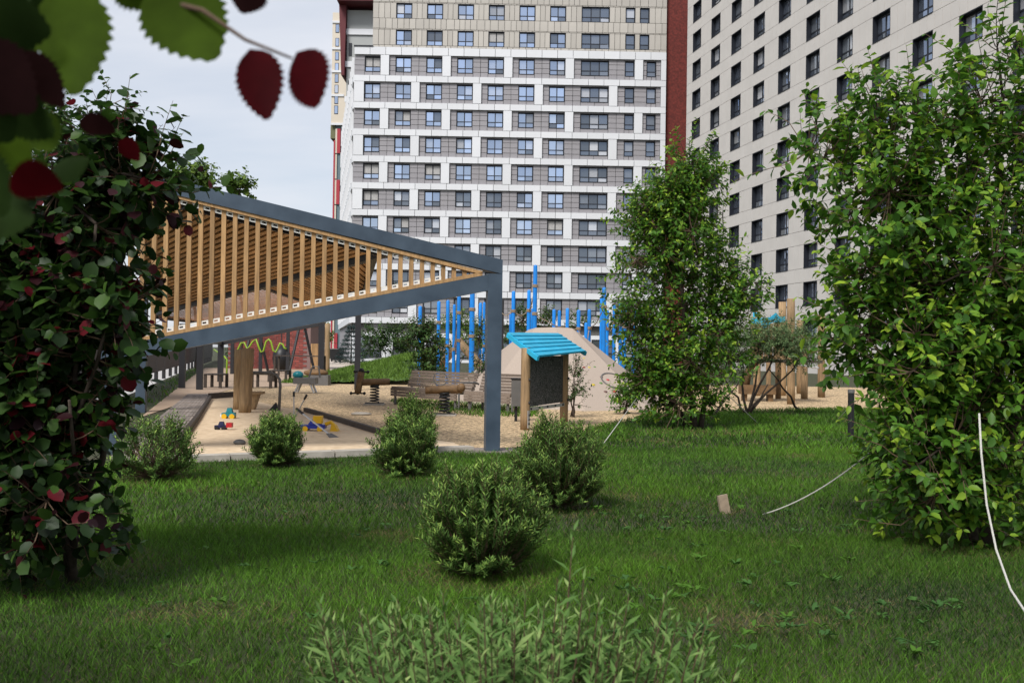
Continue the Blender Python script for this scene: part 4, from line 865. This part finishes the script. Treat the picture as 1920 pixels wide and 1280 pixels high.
# willow shrub between the trees
p = G(1402, 778); r = root_at('willow_shrub', p, 'feathery grey-green willow shrub with bare dark stems, between the two trees', 'shrub'); D_ = p.y
lim = [limb(p, at(x, y, d_), .035, .012, 5, .1) for x, y, d_ in ((1350, 700, 0), (1385, 650, .3), (1425, 640, -.2), (1470, 640, 0), (1500, 670, .2), (1440, 720, -.3))]+[limb(G(1330, 790), at(1395, 700), .03, .012), limb(G(1500, 770), at(1440, 690), .035, .012)]
plant(r, [el(1400, 650, 55, 40, 0, 60), el(1465, 645, 50, 40, 0, 60), el(1360, 680, 35, 45, 0, 40), el(1505, 665, 30, 25, 0, 40)], 620, lim, .095, .03, ((.06, .10, .04), (.12, .19, .075), (.22, .3, .12)), (.25, .5), (18, 26), T_NARROW, DULL, twr=.0025)
# small shrub left of the middle tree, thin saplings by the board, rose bushes by the poles, shrubs by the block
def shrub(name, label, px, by, ells_px, nt, leafL, leafW, pal, stems=5, tl=(.2, .4), nl=(8, 13), tm=T_BROAD, m=LEAF, twr=.005, connect=True):
    global D_
    p = G(px, by); r = root_at(name, p, label, 'shrub'); D_ = p.y
    tops = [(e[0]+random.uniform(-.5, .5)*e[2], e[1]+random.uniform(-.4, .4)*e[3]) for e in ells_px for _ in range(max(1, stems//len(ells_px)))]
    lim = [limb(p+V((random.uniform(-.1, .1), random.uniform(-.1, .1), 0)), at(x, y), .02, .007) for x, y in tops]
    plant(r, [el(*e) for e in ells_px], nt, lim, leafL, leafW, pal, tl, nl, tm, m, twr=twr, connect=connect); return r
DKG = ((.02, .05, .012), (.04, .095, .02), (.10, .17, .04)); BRT = ((.05, .1, .015), (.10, .18, .03), (.2, .28, .05))
shrub('leafy_shrub', 'small leafy shrub at the foot of the rubber hill, left of the middle tree', 1168, 776, [(1172, 748, 16, 20), (1182, 735, 12, 16)], 90, .09, .05, APPLE, 4)
shrub('sapling', 'thin sapling with small leaves right of the chalkboard', 1074, 782, [(1076, 735, 14, 35), (1080, 700, 12, 25)], 60, .07, .04, DKG, 4)
shrub('rose_shrub', 'leafy climbing shrub with pale flowers left of the blue poles', 793, 742, [(795, 650, 26, 40), (800, 690, 22, 28), (783, 625, 18, 20)], 240, .12, .075, DKG, 5, (.3, .6))
shrub('rose_shrub', 'thin leafy climber winding between the blue poles', 855, 726, [(858, 608, 32, 16), (882, 622, 28, 24), (850, 640, 20, 25)], 130, .12, .075, BRT, 5, (.3, .6))
shrub('rose_shrub', 'narrow leafy sapling just left of the steel post behind the bench', 900, 752, [(903, 710, 9, 30), (900, 650, 8, 40)], 60, .1, .06, DKG, 4, (.25, .5))
shrub('rose_shrub', 'leafy shrub behind the rubber hill by the tall blue poles', 1000, 722, [(985, 600, 22, 20), (1022, 600, 16, 18), (1085, 606, 18, 12)], 120, .14, .085, DKG, 5, (.3, .6))
shrub('hedge_shrub', 'dense dark green shrub row in front of the apartment block', 725, 690, [(705, 638, 26, 26), (742, 636, 30, 28)], 260, .22, .14, DKG, 6, (.5, .9))
shrub('hedge_shrub', 'bright green bushes far beyond the picket fence', 603, 682, [(600, 628, 18, 25), (590, 640, 14, 22)], 160, .25, .16, BRT, 5, (.6, 1.0))
shrub('hedge_shrub', 'dark ivy-like shrub in front of the brick hut', 500, 688, [(470, 655, 26, 26), (510, 640, 24, 26), (430, 665, 10, 20)], 150, .18, .11, DKG, 5, (.5, .9))
shrub('hedge_shrub', 'low shrub at the foot of the apartment block behind the poles', 960, 694, [(960, 640, 30, 30), (900, 645, 25, 25)], 160, .2, .13, DKG, 5, (.5, .9))
# blue spruce
p = G(658, 682); r = root_at('blue_spruce', p, 'small blue-grey spruce beside the waste container', 'tree'); MB().tube([p, rt(p, 3.6)], [.1, .02], 7).build('trunk', BARK, r)
n = 2600; zz_ = rng.random(n)**1.3*3.3+.25; rad = (3.7-zz_)*.42; th = rng.random(n)*6.283; rr_ = rad*np.sqrt(rng.random(n)); lay = .12*np.sin(zz_*16)
Pp = np.stack([p.x+rr_*np.cos(th), p.y+rr_*np.sin(th), zz_+lay], 1); Dd = np.stack([np.cos(th), np.sin(th), np.full(n, .05)], 1)+rnd_unit(n)*.4
leaves('crown', Pp, Dd, rnd_unit(n)+np.array([0, 0, 1.0]), .28+.15*rng.random(n), np.full(n, .06), np.array([.09, .13, .125])*(.6+.7*rng.random((n, 1))), T_NARROW, DULL, r)
# trees behind the pavilion on the left
def btree(label, px, Y, ells_px, nt, leafL, pal, tl=(.5, 1.0)):
    global D_
    p = P(px, 660, Y); p.z = 0; r = root_at('maple_tree', p, label, 'tree'); D_ = Y
    c = [at(e[0], e[1]) for e in ells_px]; t0 = V((p.x, p.y, 2.0)); lim = [limb(p, t0, .16, .12)]+[limb(t0, q, .1, .03, 6) for q in c]
    plant(r, [el(*e) for e in ells_px], nt, lim, leafL, leafL*.8, pal, tl, (9, 14), twr=.01)
btree('green maple behind the purple hazel at upper left', 120, 24, [(165, 250, 60, 45), (205, 195, 45, 30), (110, 300, 90, 60), (60, 220, 60, 60), (130, 380, 110, 50), (60, 480, 90, 80)], 420, .17, DKG)
btree('pale green tree top above the pavilion roof', 370, 62, [(362, 335, 22, 8), (392, 346, 12, 5)], 80, .34, BRT, (.8, 1.4))
btree('small tree top poking over the pavilion beam', 452, 64, [(451, 348, 12, 11)], 40, .32, BRT, (.6, 1.0))

# low weeds and clover in the lawn
LP, LD, LN, LL, LC = [], [], [], [], []
for i in range(120):
    if i < 70: q = G(random.uniform(1100, 1800), random.uniform(900, 1240))
    else: q = G(random.uniform(150, 1700), random.uniform(880, 1270))
    k = random.randint(5, 11); a_ = rng.random(k)*6.283; h_ = random.uniform(.1, .7)
    LP.append(np.tile(np.array([q.x, q.y, .02]), (k, 1))+rng.normal(size=(k, 3))*np.array([.015, .015, 0])+np.array([0, 0, random.uniform(0, .05)])); LD.append(np.stack([np.cos(a_), np.sin(a_), np.full(k, h_)], 1)); LN.append(rnd_unit(k)*.3+np.array([0, 0, 1.])); LL.append(rng.uniform(.03, .075, k)); LC.append(np.tile(np.array(random.choice([(.06, .14, .03), (.07, .16, .02), (.05, .12, .03)])), (k, 1)))
cat = np.concatenate; o = leaves('weeds', cat(LP), cat(LD), cat(LN), cat(LL), cat(LL)*.34, cat(LC), T_BROAD, DULL, None); tag(o, 'low broad-leaved weeds scattered through the lawn', 'weeds', kind='stuff')
# clipped willow bushes
def bush(label, px, by, rx, top, nsh, nleaf, leafL, leafW, pal=WILLOW, bare=False, loose=.09, twigr=.003, sub=None):
    p = G(px, by); Y = p.y; s_ = Y/F; r = empty('willow_bush', V((p.x, p.y, 0)), label, 'bush', 'clipped willow bushes')
    H = P(px, top, Y).z; a_ = rx*s_; cz = H*.55; LP, LD, LN, LL, LC = [], [], [], [], []; tb = MB()
    for i in range(nsh):
        d = rnd_unit(1)[0]; d[2] = d[2] if d[2] > -.75 else -d[2]; hx = math.hypot(d[0], d[1]); fx_ = max(hx, .78)/max(hx, .05) if d[2] < 0 else 1.0; d[0] *= fx_; d[1] *= fx_
        lump = 1+loose*math.sin(d[0]*7+px)+loose*math.sin(d[1]*6+d[2]*9)+random.gauss(0, loose*.8)+(random.random() < .04)*random.uniform(.05, .22)
        tip = np.array([p.x+d[0]*a_*lump, p.y+d[1]*a_*lump, cz+d[2]*(H-cz if d[2] > 0 else cz*.9)*lump]); tip[2] = max(tip[2], .06)
        b = np.array([p.x+d[0]*a_*.18, p.y+d[1]*a_*.18, max(.04, cz*.25+d[2]*.1)])
        mid = (b+tip)/2+np.array([d[0]*a_*.12, d[1]*a_*.12, -.02]); tb.tube([b, mid, tip], [twigr*1.5, twigr, twigr*.5], 3, cap=False)
        k = nleaf; tt = (.35 if not bare else .6)+(.67 if not bare else .42)*(np.arange(k)+rng.random(k)*.6)/k
        t_ = tt.clip(0, 1)[:, None]; pts = (1-t_)**2*b+2*t_*(1-t_)*mid+t_**2*tip
        ax = norm((tip-mid+np.array([0, 0, .05]))[None])[0]; ang = np.arange(k)*2.4+random.random()*6; s1 = norm(np.cross(ax, [.3, .2, 1.])[None])[0]; s2 = np.cross(ax, s1)
        LP.append(pts); LD.append(norm(np.outer(np.cos(ang), s1)+np.outer(np.sin(ang), s2)+ax*.75+np.array([0, 0, .25])+rnd_unit(k)*.25)); LN.append(norm(ax*.6+np.array([0, 0, .5])+rnd_unit(k)*.4))
        LL.append(leafL*(.6+.6*rng.random(k))*(1-.3*(tt > .95))); g = np.clip(rng.normal(.3, .2, k)+.55*(tt > .88)*rng.random(k), 0, 1)[:, None]
        lo, mi, hi = [np.array(c) for c in pal]; LC.append(np.where(g < .5, lo+(mi-lo)*g*2, mi+(hi-mi)*(g*2-1)))
    st = MB()
    for i in range(7): q = V((p.x+random.uniform(-.05, .05), p.y+random.uniform(-.05, .05), 0)); st.tube([q, q+V((random.uniform(-.25, .25)*a_, random.uniform(-.25, .25)*a_, cz*.6))], [.012, .006], 6)
    st.build('stem', BARK, r); tb.build('twigs', TWIG, r); cat = np.concatenate; L_a = cat(LL)
    leaves('foliage', cat(LP), cat(LD), cat(LN), L_a, L_a*leafW/leafL, cat(LC), T_NARROW, DULL, r); return r
bush('large round willow bush in the middle of the lawn', 905, 1082, 108, 872, 560, 40, .052, .0125)
bush('round willow bush in front of the chalkboard, right of the steel post', 1046, 955, 80, 785, 520, 38, .054, .013)
bush('compact round willow bush in front of the sandbox', 518, 876, 48, 775, 420, 34, .056, .0145)
bush('lower front bush of the overlapping pair beside the spring rider', 757, 893, 58, 782, 380, 34, .058, .015, loose=.14)
bush('rear bush of the overlapping pair, peeking above the front one', 775, 852, 38, 748, 280, 30, .06, .016, loose=.12)
bush('loose twiggy bush with bare lower stems beside the hazel', 295, 902, 72, 782, 300, 16, .06, .017, bare=True, loose=.12)
# foreground willow: tall leafy shoots
p = V((P(965, 1280, 2.75).x, 2.75, 0)); r = empty('willow_bush', p, 'pale green willow shoots in the near foreground at the bottom edge', 'bush', 'clipped willow bushes')
tops_ = [(1075, 992, 2.6), (1095, 1085, 2.5), (1250, 1105, 2.6), (1310, 1165, 2.7), (1180, 1110, 2.6), (1045, 1085, 2.5), (1385, 1245, 2.7), (1270, 1165, 2.4), (985, 1105, 2.8), (920, 1115, 2.8), (830, 1110, 3.0), (745, 1120, 2.9), (700, 1165, 2.8), (640, 1170, 2.8), (590, 1185, 2.9), (575, 1230, 2.8), (860, 1150, 2.6), (960, 1180, 2.4), (790, 1190, 2.5), (730, 1220, 2.3), (1130, 1170, 2.4), (1200, 1200, 2.4), (660, 1240, 2.5), (1040, 1220, 2.2), (900, 1230, 2.2), (1340, 1270, 2.3), (1130, 1260, 2.1), (1240, 1250, 2.2)]
for _ in range(330): tops_.append((min(1330, max(600, random.gauss(945, 190))), random.uniform(1120, 1400), random.uniform(2.2, 3.2)))
LP, LD, LN, LL, LC = [], [], [], [], []; tb = MB()
for i, (px, py, Y) in enumerate(tops_):
    tip = np.array(P(px, py+abs(px-960)*.03*(i >= 28), Y)); b = np.array([p.x+(tip[0]-p.x)*.25, p.y+(tip[1]-p.y)*.3, .02]); mid = (b+tip)/2+np.array([(tip[0]-p.x)*.25, (tip[1]-p.y)*.2, 0])
    cv = lambda t_: (1-t_)**2*b+2*t_*(1-t_)*mid+t_**2*tip
    tb.tube([cv(t_) for t_ in (0, .25, .5, .75, 1)], [.005, .0045, .0035, .0025, .0012], 5, cap=False)
    k = 42; tt = .35+.65*(np.arange(k)+.5)/k; t_ = tt[:, None]; pts = cv(t_); ax = norm((tip-mid)[None])[0]; s1 = norm(np.cross(ax, [.3, .9, .2])[None])[0]; s2 = np.cross(ax, s1); ang = np.arange(k)*2.4+i
    sp_ = np.where(tt > .94, .35, 1.0)[:, None]
    LP.append(pts); LD.append(norm((np.outer(np.cos(ang), s1)+np.outer(np.sin(ang), s2))*sp_+ax*.7+rnd_unit(k)*.15)); LN.append(norm(ax+rnd_unit(k)*.25)); LL.append(.062*(.75+.45*rng.random(k))*np.where(tt > .93, .6, 1))
    g = np.clip(.3+.7*(tt-.6)+rng.normal(0, .12, k), 0, 1)[:, None]; lo, mi, hi = np.array([.045, .095, .026]), np.array([.105, .2, .048]), np.array([.36, .46, .16]); LC.append(np.where(g < .5, lo+(mi-lo)*g*2, mi+(hi-mi)*(g*2-1)))
tb.build('stems', TWIG, r); cat = np.concatenate; L_a = cat(LL); leaves('foliage', cat(LP), cat(LD), cat(LN), L_a, L_a*.235, cat(LC), T_NARROW, DULL, r)
# hazel on the left
HAZ = ((.01, .024, .007), (.024, .06, .01), (.055, .115, .016)); MAR = ((.02, .005, .008), (.045, .007, .01), (.12, .008, .014))
T_HAZ = (np.array([(0, 0, 0), (.1, .3, .03), (.4, .48, .05), (.75, .4, .04), (1, 0, -.1), (.75, -.4, .04), (.4, -.48, .05), (.1, -.3, .03), (.5, 0, -.03)]), np.array([(0, 8, 1), (1, 8, 2), (2, 8, 3), (3, 8, 4), (4, 8, 5), (5, 8, 6), (6, 8, 7), (7, 8, 0)]))
p = V((-2.75, 6.2, 0)); r = root_at('purple_hazel', p, 'big dark hazel bush with green and maroon leaves on the left', 'tree'); D_ = 5.6
lim = [limb(p+V((random.uniform(-.2, .2), random.uniform(-.2, .2), 0)), at(x, y, d_), .025, .008, 6) for x, y, d_ in ((60, 560, .2), (180, 420, -.2), (20, 300, .3), (250, 330, 0), (120, 300, .4), (210, 560, -.2), (130, 750, -.2), (-60, 500, 0))]
E_ = [el(80, 520, 120, 140, .2, 150), el(200, 410, 62, 55, 0, 80), el(60, 760, 110, 150, .2, 130), el(100, 930, 85, 85, .2, 110), el(-60, 650, 130, 330, .2, 180), el(185, 590, 55, 75, 0, 70), el(100, 370, 110, 60, .1, 90), el(90, 1000, 100, 60, .3, 110), el(165, 760, 40, 70, 0, 50), el(240, 330, 40, 25, 0, 40, .007), el(280, 375, 34, 22, 0, 30, .004), el(225, 570, 32, 40, 0, 40, .006), el(205, 700, 25, 60, 0, 40, .006), el(220, 265, 25, 25, 0, 30, .003)]
plant(r, E_, 2500, lim, .092, .078, HAZ, (.12, .28), (5, 8), T_HAZ, LEAF, up=.2, twr=.0035, clump=110, cr=.26)
cr_ = [c for c in r.children if c.name.startswith('crown')][0]
nv = len(cr_.data.vertices); at_ = cr_.data.color_attributes['tint']; buf = np.empty(nv*4, np.float32); at_.data.foreach_get('color', buf); buf = buf.reshape(-1, 9, 4)
mk = rng.random(len(buf)) < .13; g = rng.random((len(buf), 1)); mc = np.where(g < .6, np.array(MAR[0])+(np.array(MAR[1])-np.array(MAR[0]))*g/.6, np.array(MAR[2])); buf[mk, :, :3] = mc[mk][:, None, :]; at_.data.foreach_set('color', buf.ravel())
# overhanging hazel branch near the camera, its stem stands left of the frame
p = V((-1.5, 1.5, 0)); r = root_at('purple_hazel', p, 'overhanging hazel branch with large blurred green and maroon leaves at upper left', 'tree')
def serr(L, Wd, n=22, fold=.08):
    """toothed hazel leaf outline in (u,v,w)"""
    pts = []
    for i in range(n+1):
        t_ = i/n; w_ = (math.sin(math.pi*min(1, t_**.72))**.75)*.5 if t_ < 1 else 0
        pts.append((t_, w_*(1+(.1 if i % 2 else -.05))))
    return pts
tw = MB(); st_ = [V(p), V((-1.2, 1.35, 1.0)), P(-260, 120, 1.15), P(60, -60, 1.0), P(380, 20, .95), P(460, 75, .95), P(548, 110, .95)]
tw.tube(st_, [.02, .016, .008, .005, .0025, .0018, .0012], 7); tw.tube([st_[2], P(-30, 260, 1.0), P(60, 330, .95)], [.006, .003, .0015], 6); tw.tube([P(60, -60, 1.0), P(90, -20, .95)], .0015, 5); tw.build('branch', TWIG, r, True)
def ecv(c, q, w): return [c, (q, q, q*.8), w]
D_ = 1.5; plant(r, [ecv((-2.6, .9, 2.4), .8, .5), ecv((-2.3, 1.6, 1.6), .45, .2), ecv((-3.2, 2.2, 2.2), .8, .4)], 420, [limb(p, (-1.7, .9, 2.0), .03, .015), limb((-1.7, .9, 2.0), (-.7, .2, 2.5), .012, .005), limb((-1.7, .9, 2.0), (-2.6, 1.0, 2.6), .015, .006), limb(p, (-2.6, 2.0, 2.0), .02, .008)], .085, .072, HAZ, (.15, .35), (6, 9), T_HAZ, LEAF, up=.2)  # unseen crown left of the frame, added to shade the lower-left lawn
GL_ = (.06, .105, .008); DG = (.02, .04, .008); MR = (.055, .002, .004); DM = (.025, .008, .008)
near = [((120, -30), (150, 185), .62, GL_, .95), ((300, -40), (405, 118), .8, GL_, .95), ((470, -30), (455, 25), 1.2, DM, .95), ((468, 92), (508, 228), .60, MR, .95), ((556, 98), (604, 206), .62, MR, .95), ((-40, 30), (95, 60), .9, DG, .9), ((-60, 90), (60, 210), .9, DM, .85), ((-20, 180), (110, 250), .7, DG, .9),
        ((-50, 250), (70, 300), .9, GL_, .95), ((20, 330), (112, 350), .62, MR, .8), ((-80, 300), (20, 400), .9, DG, .9), ((-40, -40), (60, 20), .9, DG, .95), ((-70, 0), (10, 120), .9, DG, 1.0), ((220, -60), (300, 8), .9, GL_, .95), ((30, 100), (120, 200), .6, DM, .9), ((-60, 170), (20, 260), 1, DG, .85), ((60, -50), (20, 110), .7, DG, 1.02), ((-30, 110), (75, 150), .7, DM, 1.0), ((-60, 380), (70, 420), .7, DG, 1.0), ((40, 200), (100, 290), .7, GL_, 1.05), ((150, 225), (215, 245), .6, DM, 1.3), ((225, 262), (262, 300), .7, MR, 1.6), ((100, 330), (170, 300), .6, DG, 1.2)]
for i, (a_, b_, wr, colr, Y) in enumerate(near):
    A_, B2 = P(*a_, Y), P(*b_, Y+random.uniform(-.03, .05)); L = (B2-A_).length; d = (B2-A_).normalized(); vw = (A_-O).normalized(); tl_ = random.uniform(-.5, .5); s_ = d.cross(vw).normalized(); nn = s_.cross(d).normalized(); s2 = (s_*math.cos(tl_)+nn*math.sin(tl_)).normalized(); n2 = s2.cross(d)
    o_ = serr(L, L); m = MB(); nq = len(o_); Wl = L*wr*1.08
    mid = [A_+d*(t_*L)-n2*(.10*L*t_*t_) for t_, w_ in o_]; lf = [A_+d*((t_+.02*(k_ % 2))*L)+s2*(w_*Wl)+n2*(.12*w_*L-.1*L*t_*t_) for k_, (t_, w_) in enumerate(o_)]; rg_ = [A_+d*((t_+.02*(k_ % 2))*L)-s2*(w_*Wl)+n2*(.12*w_*L-.1*L*t_*t_) for k_, (t_, w_) in enumerate(o_)]
    m.v = [tuple(x) for x in mid+lf+rg_]; m.f = [(q, q+1, nq+q+1, nq+q) for q in range(nq-1)]+[(q, 2*nq+q, 2*nq+q+1, q+1) for q in range(nq-1)]
    m.build('leaf', mat('hazel_leaf_%d' % ['x', GL_, DG, MR, DM].index(colr), colr, .6, noise=.4, nscale=30, trans=.4, spec=.05), r, True)
